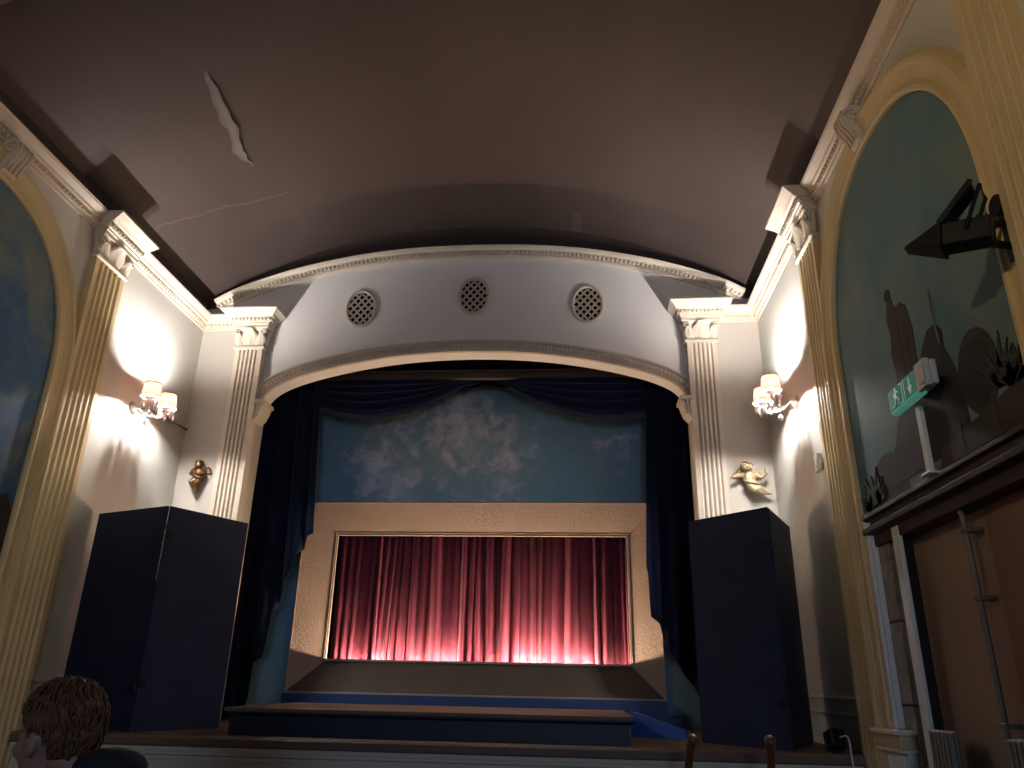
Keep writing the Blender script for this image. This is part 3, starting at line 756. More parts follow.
# ------------------------------------------------------------------ wall sconces (built local: +x out of wall, y along)
SILV = mat('pale_antique_silver', (.50, .46, .42), .35, .2, 12, metal=.6)
def sconce(label, loc, rotz):
    t = thing('wall_sconce', label, 'wall lamp', loc, 'twin shaded crystal wall lamps', rotz, world=False)
    m = MB(); R = Matrix.Rotation(PI/2, 4, 'Y')
    m.lathe([(0, 0), (.055, 0), (.055, .008), (.035, .02), (.02, .05), (0, .055)], Matrix.Translation(V(0, 0, -.08)) @ R, 20)
    obj('backplate', m, SILV, t, True)
    for sg in (-1, 1):
        m = MB(); m.tube(catmull([(.045, 0, -.08), (.10, sg*.03, -.13), (.17, sg*.09, -.14), (.215, sg*.13, -.10), (.215, sg*.13, -.055)], 5), .008, 8)
        arm = obj('arm', m, SILV, t, True)
        m = MB(); m.lathe([(0, -.065), (.02, -.06), (.045, -.045), (.047, -.04), (.012, -.05), (.009, -.02), (0, -.02)], Matrix.Translation(V(.215, sg*.13, 0)), 16)
        obj('drip_pan', m, CRYSTAL, arm, True)
        m = MB(); m.lathe([(0, -.02), (.009, -.02), (.015, .0), (.015, .042), (.006, .06), (0, .066)], Matrix.Translation(V(.215, sg*.13, .0)), 12)
        obj('bulb', m, BULB, arm, True)
        m = MB(); m.lathe([(.075, -.035), (.060, .085)], Matrix.Translation(V(.215, sg*.13, 0)), 28)
        shd = obj('shade', m, SHADE, t, True)
        for z, r_ in ((-.035, .0755), (.083, .0605)):
            m = MB(); m.tube([V(.215+r_*cos(k*PI/14), sg*.13+r_*sin(k*PI/14), z) for k in range(29)], .0045, 6, False)
            obj('braid', m, SHTRIM, shd, True)
        # crystal drops
        for k in range(9):
            th = 2*PI*k/9; px, py = .215+.062*cos(th), sg*.13+.062*sin(th); ln = .03 if k % 2 else 0
            m = MB(); m.tube([V(px, py, -.038), V(px, py, -.062-ln)], .0018, 4); m.lathe([(0, .024), (.011, .008), (.009, -.008), (0, -.030)], Matrix.Translation(V(px, py, -.085-ln)), 7)
            obj('crystal_drop', m, CRYSTAL, arm)
    m = MB()
    m.tube([V(.13, 0, -.12), V(.13, 0, -.18)], .003, 6); m.ell((.13, 0, -.205), .02, .02, .026, None, 8, 6)
    for sg in (-1, 1):
        for k in range(6):
            f = (k+.5)/6; yy = sg*.13*(1-f); zz = -.09-.05*sin(PI*f); xx = .215-.085*f
            m.ell((xx, yy, zz), .008, .008, .010, None, 6, 4)
    obj('crystal_chain', m, CRYSTAL, t)
    return t
sc1 = sconce('twin shaded crystal wall lamp glowing on the left side wall above the left navy screen', (-W, 5.63, 3.42), 0)
sc2 = copytree(sc1); sc2.location = (W, 5.63, 3.42); sc2.rotation_euler.z = PI
sc2['label'] = 'twin shaded crystal wall lamp glowing on the right side wall above the right navy screen'
m = MB(); m.tube([V(-W+.02, 5.72, 3.36), V(-W+.02, 5.85, 3.40), V(-W+.02, 6.47, 3.435)], .008, 8); m.ell((-W+.018, 6.475, 3.435), .016, .02, .016, None, 8, 6)
tag(obj('cable_conduit', m, GREYM, None, True), 'thin grey conduit along the left wall from lit lamp to corner', 'conduit')
m = MB(); m.box(W-.03, W-.001, 5.22, 5.30, 2.70, 2.82); m.box(W-.036, W-.03, 5.24, 5.28, 2.73, 2.79)
tag(obj('wall_socket', m, WHITE, bevel=.006), 'small white switch box on the right wall beside the ochre pilaster', 'switch box')

# ------------------------------------------------------------------ cherubs
def cherub(label, loc, flip, sc, rot, gilt, upright=False):
    t = thing('cherub_ornament', label, 'ornament', loc, 'gilt cherubs on the stage wall')
    F = Matrix.Translation(Vector(loc)) @ Matrix.Rotation(rot, 4, 'Y') @ Matrix.Diagonal((flip*sc, sc, sc, 1))
    T = lambda p: F @ Vector(p)
    def chain(m, pts, rads, n=8):
        m.tube([T(p) for p in pts], [r*sc for r in rads], n)
    m = MB()
    def e(c, rx, ry, rz):
        m.ell(T(c), rx*sc, ry*sc, rz*sc, None, 12, 8)
    e((0, -.05, .0), .048, .035, .055)          # chest
    e((.015, -.05, -.045), .045, .036, .04)     # belly
    e((-.012, -.065, .085), .038, .037, .042)   # head
    e((-.02, -.10, .078), .008, .01, .008)      # nose
    for s_ in (-1, 1): e((-.014+s_*.022, -.095, .068), .012, .01, .011)
    e((-.016, -.10, .058), .01, .006, .005)
    chain(m, [(-.005, -.055, .03), (-.01, -.06, .06)], [.024, .02])
    # arms
    if upright:
        chain(m, [(-.04, -.05, .025), (-.07, -.075, -.015), (-.02, -.10, -.03)], [.02, .017, .012])
        chain(m, [(.04, -.05, .025), (.065, -.075, -.01), (.015, -.105, -.012)], [.02, .017, .012])
        hands = (((-.012, -.103, -.03), 1), ((.01, -.108, -.01), -1))
    else:
        chain(m, [(-.04, -.05, .025), (-.085, -.07, .012), (-.125, -.085, -.002)], [.02, .016, .012])
        chain(m, [(.04, -.05, .025), (.09, -.065, .0), (.125, -.08, .03), (.115, -.085, .05)], [.02, .017, .013, .012])
        hands = (((-.13, -.087, -.004), -1), ((.112, -.088, .056), .4))
    for base, dr in hands:
        for k in range(4):
            chain(m, [base, (base[0]+dr*.022, base[1]-.003, base[2]+.012-.009*k)], [.006, .004], 5)
        chain(m, [base, (base[0]+dr*.006, base[1]-.014, base[2]+.012)], [.006, .004], 5)
    # legs trailing to one side
    if upright:
        chain(m, [(.018, -.055, -.06), (.02, -.085, -.105), (.03, -.06, -.15), (.025, -.055, -.185)], [.034, .028, .02, .012])
        chain(m, [(-.012, -.06, -.06), (-.04, -.09, -.10), (-.02, -.065, -.14), (0, -.055, -.175)], [.032, .027, .018, .011])
        toes = ((.02, -.06, -.19), (-.002, -.06, -.18))
    else: toes = ((.14, -.05, -.117), (.12, -.055, -.12))
    if not upright: chain(m, [(.02, -.055, -.06), (.06, -.07, -.085), (.105, -.055, -.10), (.135, -.05, -.115)], [.034, .028, .02, .012])
    if not upright: chain(m, [(-.005, -.06, -.06), (.03, -.085, -.10), (.08, -.06, -.115), (.115, -.055, -.118)], [.032, .027, .018, .011])
    for b in toes: e(b, .02, .010, .009)
    o = obj('body', remesh(m, .0045*sc/1.0, 2), gilt, t, True)
    m = MB(); rnd = random.Random(3)
    for k in range(40):
        th = rnd.uniform(0, 2*PI); ph = rnd.uniform(-.1, 1.0)
        d = V(cos(th)*cos(ph), sin(th)*cos(ph), sin(ph))
        if d.y < -.45 and d.z < .5: continue
        m.ell(T(V(-.012, -.062, .09)+d*.038), .013*sc, .013*sc, .012*sc, None, 7, 5)
    obj('hair', m, gilt, o, True)
    for s_ in (-1, 1):
        m = MB()
        for k in range(6):
            a = .5+k*.22
            chain(m, [(s_*.03, -.018, .02), (s_*(.03+.05*sin(a)), -.012, .02+.05*cos(a)), (s_*(.03+.085*sin(a)), -.012, .015+.075*cos(a))], [.007, .012, .004], 6)
        obj('wing', m, gilt, o, True)
    m = MB(); chain(m, [(.0, -.0, -.02), (0, -.05, -.02)], [.012, .012]); obj('wall_fixing', m, gilt, t)
    m = MB(); chain(m, [(-.05, -.085, -.03), (0.0, -.092, -.04), (.05, -.085, -.05), (.08, -.06, -.03)], [.008, .016, .014, .006]); obj('sash', m, gilt, o, True)
DGOLD = mat('dark_aged_gilt', (.16, .085, .035), .4, .6, 30, .2, 60, metal=.5)
cherub('dark gilt cherub with folded arms on the wall above the left navy screen', (-2.42, YP-.001, 3.005), 1, .92, .08, DGOLD, True)
cherub('pale gilt cherub with outstretched arms on the wall above the right navy screen', (2.425, YP-.001, 2.955), 1, 1.12, 0, GOLD)

# ------------------------------------------------------------------ folding navy screens
def screen(label, fold, pa, pb, z1, gap, strip):
    z0 = ZST+.004
    t = thing('folding_screen', label, 'screen', (fold[0], fold[1], ZST), 'navy folding screens on the stage')
    th = .02
    for k, p in enumerate((pa, pb)):
        a = V(fold[0], fold[1], 0); b = V(p[0], p[1], 0); d = (b-a).normalized(); n_ = V(-d.y, d.x, 0)
        if n_.y < 0: n_ = -n_
        a2 = a+d*gap
        m = MB(); q = [a2, b, b+n_*th, a2+n_*th]
        m.prism([(v.x, v.y) for v in q], lambda x, y, h: V(x, y, h), z0, z1)
        pn = obj('panel', m, NAVY, t, bevel=.004)
        # braces on the back
        for zz in (z0+.1, (z0+z1)/2, z1-.14):
            m = MB()
            q = [a2+d*.02+n_*th, b-d*.02+n_*th, b-d*.02+n_*(th+.02), a2+d*.02+n_*(th+.02)]
            m.prism([(v.x, v.y) for v in q], lambda x, y, h: V(x, y, h), zz-.02, zz+.02)
            obj('back_batten', m, NAVY, pn)
    m = MB(); m.box(fold[0]-.012, fold[0]+.012, fold[1]+.006, fold[1]+.018, z0, z1-strip); obj('added_gap_strip', m, NAVY, t)  # added strip, blocks the bright gap at the fold below its top
    # hinges
    for zz in (z1-.23, z0+.27):
        m = MB(); m.tube([V(fold[0], fold[1]-.008, zz-.03), V(fold[0], fold[1]-.008, zz+.03)], .008, 8)
        for p, dz in ((pa, -.012), (pb, .028)):
            a = V(fold[0], fold[1], 0); b = V(p[0], p[1], 0); d = (b-a).normalized(); n_ = V(-d.y, d.x, 0)
            if n_.y < 0: n_ = -n_
            q = [a+d*.012-n_*.008, a+d*.065-n_*.008, a+d*.065-n_*.001, a+d*.012-n_*.001]
            m.prism([(v.x, v.y) for v in q], lambda x, y, h: V(x, y, h), zz-.03+dz, zz+.02+dz)
        obj('hinge', m, BLACK, t)
screen('tall dark navy two panel folding screen standing on the left end of the stage', (-1.912, 5.15), (-2.612, 5.44), (-1.596, 5.79), 2.428, .018, .52)
screen('tall dark navy two panel folding screen standing on the right end of the stage', (2.228, 5.143), (1.776, 5.65), (2.545, 5.83), 2.428, .006, .02)

# small black lantern at the right end of the stage
t = thing('stage_lantern', 'small black floor lantern with a white cable at the right end of the stage', 'lantern', (2.46, 5.10, ZST))
Mx = Matrix.Translation(V(2.475, 5.12, 1.03)) @ Matrix.Rotation(-.35, 4, 'X') @ Matrix.Rotation(.3, 4, 'Z')
m = MB(); m.box(-.045, .045, -.05, .05, -.05, .05, Mx); obj('housing', m, BLACK, t, bevel=.012)
m = MB(); m.lathe([(0, 0), (.034, 0), (.036, .012), (.03, .012), (.028, .004), (0, .004)], Mx @ Matrix.Translation(V(0, -.05, 0)) @ Matrix.Rotation(PI/2, 4, 'X'), 16); obj('lens_ring', m, BLACK, t)
m = MB(); m.tube([V(2.425, 5.12, 1.03), V(2.42, 5.12, .975), V(2.47, 5.12, .962), V(2.525, 5.12, .975), V(2.525, 5.12, 1.03)], .006, 6); obj('stirrup', m, BLACK, t)
m = MB(); m.tube(catmull([(2.49, 5.07, 1.045), (2.515, 5.0, 1.05), (2.52, 4.99, .95), (2.525, 4.985, .7), (2.53, 4.985, .3)], 6), .005, 6); obj('cable', m, WHITE, t, True)

# ------------------------------------------------------------------ right wall doorway: lintel, jamb, boards
m = MB()
m.prism([(2.66, 2.240), (2.615, 2.240), (2.612, 2.215), (2.635, 2.205), (2.635, 2.165), (2.60, 2.16), (2.60, 2.13), (2.645, 2.12), (2.645, 2.06), (2.80, 2.06), (2.80, 2.199), (2.66, 2.199)], lambda a, b, h: V(a, h, b), 2.55, 4.55)
tag(obj('door_1', m, WOOD, bevel=.004), kind='structure')
t = thing('stone_jamb', 'dark marbled stone door jamb under the right mural beside the white painted strip', 'door jamb', (2.72, 4.5, 0))
for k in range(5):
    z0 = .0+k*.412
    m = MB(); m.box(2.66, 2.78, 4.36, 4.597, z0+.004, z0+.409); obj('stone_block', m, STONE, t, bevel=.006)
m = MB(); m.box(2.63, 2.66, 4.505, 4.595, 1.12, 2.198); m.box(2.615, 2.63, 4.52, 4.54, 1.12, 2.198); m.box(2.622, 2.63, 4.56, 4.585, 1.12, 2.198)
tag(obj('trim_7', m, WHITE, bevel=.003), kind='structure')
t = thing('sill_block', 'cream moulded sill block at the foot of the white jamb strip on the right wall', 'sill', (2.6, 4.55, 1.0))
m = MB(); m.box(2.575, 2.66, 4.38, 4.70, 1.03, 1.095); obj('block', m, OCHRE, t, bevel=.006)
m = MB(); m.box(2.55, 2.66, 4.36, 4.72, 1.095, 1.118); obj('top_slab', m, CREAM, t, bevel=.005)
m = MB(); m.box(2.565, 2.66, 4.37, 4.71, 1.012, 1.03); obj('under_moulding', m, CREAM, t, bevel=.005)
m = MB(); m.box(2.61, 2.66, 4.40, 4.68, 0.0, 1.012); m.box(2.60, 2.61, 4.43, 4.50, .02, 1.0)
tag(obj('trim_8', m, WHITE, bevel=.004), kind='structure')
m = MB(); m.box(2.70, 2.76, 4.255, 4.355, 0.0, 2.10); tag(obj('door_post', m, WOOD, bevel=.003), 'dark brown wooden door post between the stone jamb and the plywood boards', 'post')
m = MB(); m.box(2.64, 2.66, 4.155, 4.24, 0.0, 2.115); tag(obj('cable_trunking', m, WHITE, bevel=.003), 'white vertical trunking running up the doorway from floor to lintel on the right wall', 'trunking')
m = MB(); m.box(2.745, 2.763, 3.44, 4.25, .01, 2.10); tag(obj('plywood_board', m, PLY), 'pale brown plywood board closing the right doorway beside the white trunking', 'board')
m = MB(); m.box(2.735, 2.745, 2.66, 3.46, .01, 2.10); tag(obj('plywood_board', m, PLY2), 'reddish plywood board closing the right doorway nearest the camera', 'board')
m = MB(); m.box(2.79, 2.82, 2.5, 4.7, 0, 2.3); tag(obj('door_2', m, WOOD), kind='structure')
t = thing('metal_pipe', 'thin grey pipe with clips running down the plywood boards of the right doorway', 'pipe', (2.66, 3.5, 0))
m = MB(); m.tube(catmull([(2.66, 3.535, 2.12), (2.672, 3.535, 2.06), (2.678, 3.53, 1.98), (2.68, 3.525, 1.6), (2.68, 3.52, 1.15), (2.68, 3.52, .05)], 5), .013, 8); obj('tube', m, GREYM, t, True)
for z in (1.97, 1.68, 1.18):
    m = MB(); m.box(2.664, 2.735, 3.495, 3.555, z-.010, z+.010); obj('clip', m, GREYM, t, bevel=.003)

# ------------------------------------------------------------------ exit sign
t = thing('exit_sign', 'green exit sign with running figure and arrow on the right mural', 'exit sign', (W, 3.5, 2.55))
EX, EY0, EY1, EZ0, EZ1 = 2.540, 3.325, 3.760, 2.580, 2.712
def translum(name, c, em):
    mm = mat(name, c, .35, .05, 6); b = mm.node_tree.nodes['Principled BSDF']; b.inputs['Emission Color'].default_value = (*c, 1); b.inputs['Emission Strength'].default_value = em; return mm
GREEN = translum('green_sign_face', (.015, .27, .18), .12)
GREENL = translum('pale_green_diffuser', (.16, .62, .48), .18)
SIGNW = translum('white_sign_marking', (.62, .72, .70), .12)
SIGNG = mat('grey_white_plastic', (.45, .47, .46), .5, .1, 8)
m = MB(); m.box(EX+.02, EX+.055, EY0, EY1, EZ0+.012, EZ1); m.box(EX+.055, 2.634, 3.45, 3.62, EZ0+.04, EZ1-.03); obj('housing', m, SIGNG, t, bevel=.008)
m = MB(); m.prism([(EX, EZ0+.014), (EX+.02, EZ0), (EX+.04, EZ0), (EX+.04, EZ0+.012), (EX+.02, EZ0+.012)], lambda a, b, h: V(a, h, b), EY0+.10, EY1); m.box(EX+.004, EX+.02, EY0+.10, EY1, EZ0+.012, EZ1-.004); m.box(EX+.004, EX+.02, EY1-.008, EY1+.006, EZ0+.012, EZ1-.004); obj('diffuser', m, GREENL, t, bevel=.004)
m = MB(); m.box(EX+.0, EX+.004, EY0+.105, EY1-.012, EZ0+.02, EZ1-.01); face = obj('sign_face', m, GREEN, t)
m = MB(); m.box(EX-.004, EX+.02, EY0-.004, EY0+.10, EZ0+.004, EZ1+.002); m.box(EX-.01, EX-.004, EY0+.01, EY0+.05, EZ0+.02, EZ1-.02); obj('end_cover', m, SIGNG, t, bevel=.008)
fx = lambda a, b, h: V(EX-h, a+.058, zc0+(b-zc0)*1.1)
zc0 = (EZ0+EZ1)/2
m = MB(); zc = (EZ0+EZ1)/2+.004
m.prism([(3.455, zc+.035), (3.44, zc+.035), (3.44, zc-.005), (3.465, zc-.005), (3.435+.0125, zc-.04), (3.415, zc-.005), (3.44, zc-.005), (3.44, zc+.035)][0:0] or [(3.453, zc+.036), (3.441, zc+.036), (3.441, zc-.004), (3.422, zc-.004), (3.447, zc-.042), (3.472, zc-.004), (3.453, zc-.004)], fx, .0002, .0014); obj('arrow', m, SIGNW, face)
m = MB(); m.prism([(3.512, zc+.046), (3.506, zc+.046), (3.506, zc-.048), (3.512, zc-.048)], fx, .0002, .0014); obj('divider', m, SIGNW, face)
m = MB()
m.prism(circle(3.612, zc+.036, .0085, 10), fx, .0002, .0014)
for poly in ([(3.622, zc+.026), (3.602, zc+.024), (3.606, zc-.006), (3.624, zc-.004)],          # torso
             [(3.604, zc+.024), (3.580, zc+.010), (3.576, zc+.015), (3.600, zc+.030)],              # arms
             [(3.622, zc+.024), (3.642, zc+.004), (3.636, zc+.0), (3.618, zc+.014)],
             [(3.608, zc-.004), (3.590, zc-.018), (3.596, zc-.042), (3.588, zc-.042), (3.580, zc-.016), (3.602, zc+.002)],   # legs
             [(3.624, zc-.004), (3.634, zc-.026), (3.656, zc-.034), (3.654, zc-.041), (3.628, zc-.034), (3.614, zc-.006)],
             [(3.566, zc+.044), (3.530, zc+.044), (3.530, zc-.046), (3.566, zc-.046), (3.566, zc-.040), (3.536, zc-.040), (3.536, zc+.038), (3.566, zc+.038)]):
    m.prism(poly, fx, .0002, .0014)
obj('running_figure', m, SIGNW, face)
m = MB(); m.box(2.612, 2.634, 3.61, 3.655, 2.245, EZ0+.005); m.box(2.59, 2.634, 3.58, 3.665, 2.246, 2.256)
tag(obj('sign_trunking', m, WHITE, bevel=.003), 'short white trunking rising from the dark lintel to the green exit sign', 'trunking')
m = MB(); m.tube([V(2.632, 3.35, 3.07), V(2.626, 3.345, 2.95), V(2.63, 3.335, 2.79)], .004, 6)
tag(obj('hanging_wire', m, GREYM), 'thin pale wire hanging on the mural above the exit sign', 'wire')

# ------------------------------------------------------------------ floodlight by the near pilaster
t = thing('floodlight', 'black stage floodlight with hood and raised barn door on the right mural', 'floodlight', (W, 2.6, 2.8))
Fm = Matrix.Translation(V(2.425, 2.60, 2.90)) @ Matrix.Rotation(.95, 4, 'Z') @ Matrix.Rotation(.14, 4, 'X')
m = MB(); m.box(-.05, .05, -.10, .065, -.045, .045, Fm)
for k in range(5): m.box(-.045, .045, -.09+k*.03, -.08+k*.03, .045, .056, Fm)
obj('housing', m, BLACK, t, bevel=.010)
m = MB()
q0 = [(-.062, .06, -.06), (.062, .06, -.06), (.062, .06, .055), (-.062, .06, .055)]; q1 = [(-.03, .20, -.02), (.03, .20, -.02), (.03, .19, -.008), (-.03, .19, -.008)]
A = [m.bm.verts.new(Fm @ V(*p)) for p in q0]; B = [m.bm.verts.new(Fm @ V(*p)) for p in q1]
m.cap(A); m.cap(B[::-1])
for i in range(4): m.bm.faces.new((A[i], A[(i+1) % 4], B[(i+1) % 4], B[i]))
obj('hood', m, BLACK, t, bevel=.006)
m = MB(); Bd = Fm @ Matrix.Translation(V(0, .075, .055)) @ Matrix.Rotation(2.2, 4, 'X')
m.box(-.045, .045, 0, .19, -.003, .003, Bd); m.box(-.05, -.044, 0, .19, -.005, .016, Bd); m.box(.044, .05, 0, .19, -.005, .016, Bd)
obj('barn_door', m, BLACK, t, bevel=.002)
m = MB(); m.tube([Fm @ V(-.055, -.02, 0), Fm @ V(-.055, -.07, .17), Fm @ V(.055, -.07, .17), Fm @ V(.055, -.02, 0)], .008, 8); obj('yoke', m, BLACK, t)
m = MB(); m.tube([Fm @ V(.0, -.09, .01), V(2.53, 2.60, 2.95), V(2.61, 2.63, 2.97)], .016, 8); obj('bracket_arm', m, BLACK, t); m = MB(); m.tube([Fm @ V(.0, -.09, -.03), V(2.53, 2.61, 2.87), V(2.61, 2.63, 2.87)], .016, 8); obj('bracket_arm', m, BLACK, t)
m = MB(); m.box(2.61, 2.633, 2.59, 2.67, 2.82, 3.04); m.lathe([(0, 0), (.045, 0), (.045, .03), (0, .03)], Matrix.Translation(V(2.612, 2.63, 3.05)) @ Matrix.Rotation(-PI/2, 4, 'Y'), 14); obj('mounting_plate', m, BLACK, t, bevel=.004)

# ------------------------------------------------------------------ ceiling details
m = MB()
pk = [(-1.60, 4.03, .0), (-1.60, 4.15, .03), (-1.60, 4.3, .045), (-1.605, 4.45, .05), (-1.62, 4.6, .06), (-1.65, 4.74, .055), (-1.665, 4.86, .03), (-1.68, 4.96, .022), (-1.685, 5.05, .0)]
P = catmull(pk, 4); n = len(P)-1
def fl(u, v):
    p = P[int(round(u*n))]; wv = (.085+.03*mnoise.noise(V(u*6, 1, 2)))*sin(PI*min(1, u+.02))**.6+.006
    x = p.x+.03*mnoise.noise(V(u*9, 5, 2))-wv*(1-v); z = vault(x)-.003-p.z*.55*v**2.5
    return V(x, p.y, z)
m.grid(fl, n, 6); o = obj('peeling_paint', m, mat('lifted_brown_paint', (.105, .08, .07), .7, .2, 8), None, True); tag(o, 'curled strip of peeling brown paint hanging from the left part of the ceiling', 'peeling paint')
m = MB()
m.prism([(x, vault(x)-.0) for x in xs]+[(x, vault(x)-.07) for x in xs[::-1]], lambda a, b, h: V(a, h, b), 2.50, 3.06)
tag(obj('trim_9', m, BROWNB), kind='structure')

# ------------------------------------------------------------------ chairs
def wood_chair(label, cx, cy, rot, front=True):
    t = thing('wooden_chair', label, 'chair', (cx, cy, 0), None, rot, world=False)
    hw = .215
    for s_ in (-1, 1):
        m = MB(); pts = catmull([(s_*.20, -.22, 0), (s_*.205, -.19, .25), (s_*.21, -.175, .46), (s_*.213, -.19, .75), (s_*.21, -.235, .95), (s_*.20, -.275, 1.04), (s_*.195, -.30, 1.07)], 5)
        R_ = [.020]*len(pts); k = len(pts)
        R_ = [.020+.012*max(0, (i/k-.6))/.4 for i in range(k)]; R_[-1] = .012; R_[-2] = .026
        m.tube(pts, R_, 10); obj('back_post', m, RWOOD, t, True)
        m = MB(); m.tube([(s_*.20, .20, 0), (s_*.205, .19, .45)], [.016, .022], 10); obj('front_leg', m, RWOOD, t, True)
    m = MB(); m.box(-.22, .22, -.19, .23, .44, .475); obj('seat', m, RWOOD, t, bevel=.012)
    for z, yy in ((.78, -.195), (.66, -.185), (.56, -.18)):
        m = MB(); m.tube(catmull([(-.21, yy, z), (0, yy-.03, z), (.21, yy, z)], 5), .014, 8); obj('back_rail', m, RWOOD, t, True)
    for s_ in (-1, 1):
        m = MB(); m.tube([(s_*.202, -.2, .2), (s_*.202, .195, .2)], .011, 8); obj('stretcher', m, RWOOD, t, True)
    return t
wood_chair('reddish wooden chair with two curved back posts in front of the right navy screen', 1.70, 4.62, .12)
GCH = 'grey folded chairs leaning in the right doorway'
def grey_chair(label, cy, x0):
    t = thing('folded_chair', label, 'chair', (x0, cy, 0), GCH)
    m = MB()
    for k in range(6): m.box(x0-.015, x0+.0, cy-.115+k*.04, cy-.083+k*.04, .80, 1.135)
    m.box(x0, x0+.012, cy-.12, cy+.12, .79, 1.14); obj('backrest', m, GREYP, t, bevel=.005)
    m = MB(); m.tube(catmull([(x0+.02, cy-.15, .02), (x0-.01, cy-.15, .6), (x0-.03, cy-.14, .93), (x0-.05, cy-.05, .96), (x0-.05, cy+.05, .96), (x0-.03, cy+.14, .93), (x0-.01, cy+.15, .6), (x0+.02, cy+.15, .02)], 5), .014, 8); obj('tube_frame', m, GREYM, t, True)
    m = MB(); m.box(x0-.05, x0-.03, cy-.13, cy+.13, .40, .78); obj('folded_seat', m, GREYP, t, bevel=.008)
    m = MB(); m.tube([(x0-.06, cy-.14, .02), (x0-.04, cy-.14, .75), (x0-.04, cy+.14, .75), (x0-.06, cy+.14, .02)], .012, 8); obj('rear_leg', m, BLACK, t, True)
grey_chair('grey folded chair with ribbed backrest leaning by the white trunking in the right doorway', 3.98, 2.62)
grey_chair('grey folded chair with ribbed backrest at the right edge of the doorway boards', 3.28, 2.62)

# ------------------------------------------------------------------ seated person
PX, PY = -.352, 2.03
HR = Matrix.Translation(V(PX, PY, 1.146)) @ Matrix.Rotation(1.22, 4, 'Z')     # +y of the head = face direction
t = thing('person', 'seated person from behind, short auburn hair, dark navy jacket, head turned left', 'person', (PX, PY, 0))
BR = Matrix.Translation(V(PX+.07, PY, .06)) @ Matrix.Rotation(.45, 4, 'Z')
m = MB()
def he(c, rx, ry, rz, M=HR, rot=None): m.ell(M @ V(*c), rx, ry, rz, M.to_3x3().to_4x4() @ (rot or Matrix()), 18, 12)
he((0, -.012, .03), .072, .094, .088); he((0, .02, -.035), .060, .072, .080); he((0, .055, -.085), .034, .036, .032)
he((0, .098, -.015), .012, .022, .020); he((0, .095, .008), .009, .014, .03)          # nose
for s_ in (-1, 1):
    he((s_*.032, .078, .010), .016, .012, .010); he((s_*.034, .070, -.025), .026, .024, .024)
    he((s_*.074, -.008, -.010), .010, .020, .032); he((s_*.078, -.016, -.004), .008, .012, .026)
he((0, .088, -.056), .022, .010, .006); he((0, .086, -.064), .020, .010, .007)
m.tube([HR @ V(0, -.03, -.03), BR @ V(0, 0, 1.03), BR @ V(0, .0, .95)], [.055, .057, .07], 16)
# torso, arms, hands, legs (seated)
he((0, 0, .88), .17, .105, .14, BR); he((0, .01, .72), .155, .105, .18, BR); he((0, .02, .56), .17, .13, .13, BR)
for s_ in (-1, 1):
    m.tube([BR @ V(s_*.12, 0, .96), BR @ V(s_*.19, 0, .94), BR @ V(s_*.215, .02, .82), BR @ V(s_*.22, .06, .66), BR @ V(s_*.18, .18, .62), BR @ V(s_*.12, .30, .615)], [.05, .055, .048, .042, .036, .027], 12)
    hb = BR @ V(s_*.11, .335, .612); m.ell(hb, .036, .044, .018, BR.to_3x3().to_4x4())
    for k, L_ in enumerate((.062, .072, .068, .054)):
        a = V(s_*.11-.027+k*.018, .365, .612)
        m.tube([BR @ a, BR @ (a+V(0, L_*.5, .004)), BR @ (a+V(0, L_*.85, -.012)), BR @ (a+V(0, L_, -.026))], [.0095, .009, .008, .007], 8)
    a = V(s_*.11-s_*.034, .325, .612); m.tube([BR @ a, BR @ (a+V(-s_*.022, .025, 0)), BR @ (a+V(-s_*.03, .055, -.006))], [.011, .0095, .008], 8)
    m.tube([BR @ V(s_*.09, .03, .54), BR @ V(s_*.11, .26, .53), BR @ V(s_*.12, .45, .50), BR @ V(s_*.12, .47, .24), BR @ V(s_*.12, .44, .0)], [.085, .075, .06, .052, .036], 12)
    m.ell(BR @ V(s_*.125, .51, -.04), .042, .12, .04, BR.to_3x3().to_4x4())
body = obj('body', remesh(m, .0075, 3), SKIN, t, True)
# jacket
m = MB()
he((0, 0, .88), .188, .122, .145, BR); he((0, .01, .72), .172, .122, .19, BR); he((0, .02, .57), .182, .14, .10, BR)
m.tube([BR @ V(0, -.005, .92), BR @ V(0, -.012, .98), BR @ V(0, -.014, 1.005)], [.12, .085, .078], 18)
for s_ in (-1, 1):
    m.tube([BR @ V(s_*.10, 0, .955), BR @ V(s_*.19, 0, .935), BR @ V(s_*.22, .02, .82), BR @ V(s_*.225, .06, .66), BR @ V(s_*.18, .18, .62), BR @ V(s_*.135, .275, .615)], [.068, .07, .063, .056, .049, .04], 14)
obj('jacket', remesh(m, .01, 3), JACKET, body, True)
m = MB(); m.tube([BR @ V(.085*cos(k*PI/10)*1.0, -.012+.085*sin(k*PI/10), 1.0+.012*sin(k*PI/10)) for k in range(-13, 4)], .024, 10)
m.ell(BR @ V(.08, -.08, 1.03), .085, .05, .045, BR.to_3x3().to_4x4()); obj('collar', m, JACKET, body, True)
m = MB()
for s_ in (-1, 1):
    m.tube([BR @ V(s_*.09, .03, .54), BR @ V(s_*.11, .26, .53), BR @ V(s_*.12, .46, .50), BR @ V(s_*.12, .475, .24), BR @ V(s_*.12, .445, .01)], [.098, .088, .072, .064, .055], 14)
he((0, .02, .52), .18, .14, .085, BR)
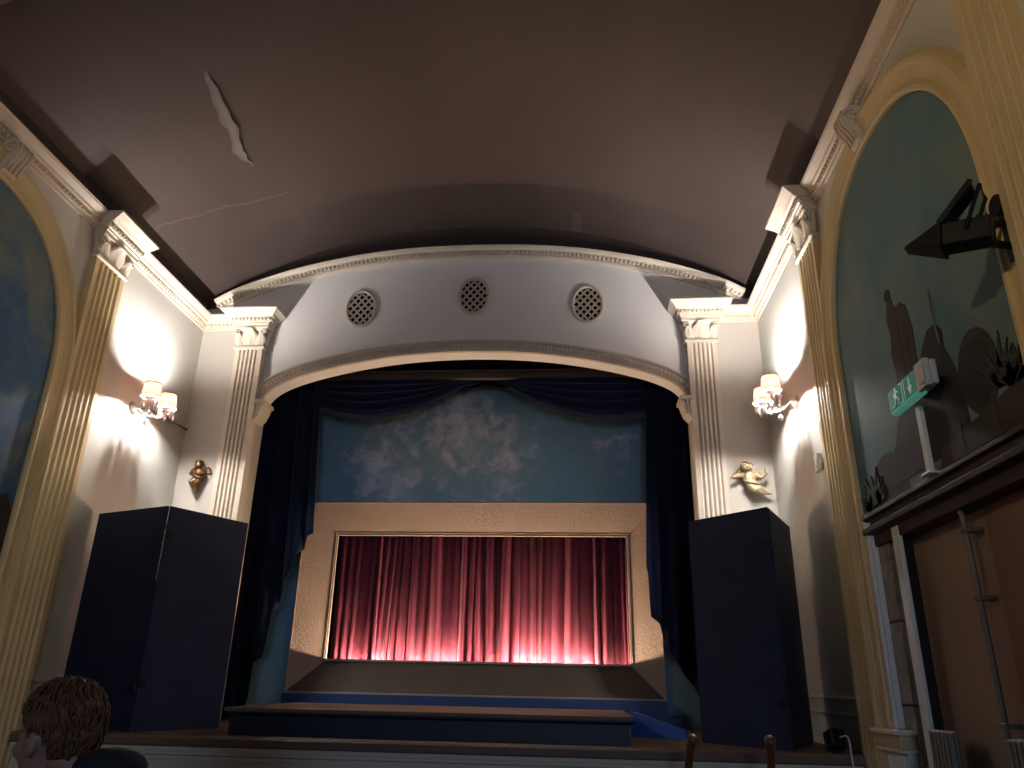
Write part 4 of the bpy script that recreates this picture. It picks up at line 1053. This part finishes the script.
obj('trousers', remesh(m, .012, 3), mat('dark_trousers', (.02, .02, .024), .85), body, True)
for s_ in (-1, 1):
    m = MB(); m.ell(BR @ V(s_*.125, .515, -.04), .05, .135, .044, BR.to_3x3().to_4x4())
    obj('shoe', m, BLACK, body, True)
# hair cap plus locks
m = MB(); rnd = random.Random(2)
def hair_r(th, ph):
    """direction th (0 = face +y), ph elevation -> point"""
    return V(sin(th)*cos(ph), cos(th)*cos(ph), sin(ph))
def hp(th, ph, ex):
    d = hair_r(th, ph); return V(0, -.012, .03)+V(d.x*(.074+ex), d.y*(.096+ex), d.z*(.090+ex))
def hfn(u, v):
    th = 2*PI*u; face = max(0, cos(th)); side = abs(sin(th))
    lo_ = -.95+.0*side if cos(th) < .05 else -.95+1.45*min(1, (cos(th)-.05)*2.2)
    if .35 < side and cos(th) > -.45: lo_ = max(lo_, -.18+.25*max(0, cos(th)))
    ph = lo_+(PI/2-lo_)*v
    ex = .014+.010*mnoise.noise(V(th*2.2*cos(ph), ph*3, 4))+.006*mnoise.noise(V(sin(th)*9, cos(th)*9, ph*3))+.012*max(0, sin(ph))
    if v < .06: ex *= .45
    return HR @ hp(th, ph, ex)
m.grid(hfn, 72, 24, True)
hair = obj('hair', m, HAIR, body, True)
m = MB()
for k in range(420):
    th = rnd.uniform(.9, 2*PI-.9) if rnd.random() < .8 else rnd.uniform(-.9, .9); ph = rnd.uniform(-.35, 1.35)
    if abs(sin(th)) > .35 and cos(th) > -.4 and ph < .15: continue
    if cos(th) > 0 and ph < .55: continue
    L_ = rnd.uniform(.25, .5); dth = rnd.uniform(-.22, .22)
    pts = []
    for j in range(5):
        f = j/4; pts.append(HR @ hp(th+dth*f, ph-L_*f, (.013+.012*max(0, sin(ph-L_*f)))+.006*sin(PI*f)+rnd.uniform(-.001, .002)))
    m.tube(pts, [.002, .0032, .0034, .0028, .001], 5)
obj('hair_lock', m, HAIR, hair, True)
wood_chair('dark wooden chair carrying the seated person with auburn hair', PX-.02, PY+.02, .45)

for o in WORLDTHINGS:
    if '_w' in o: del o['_w']
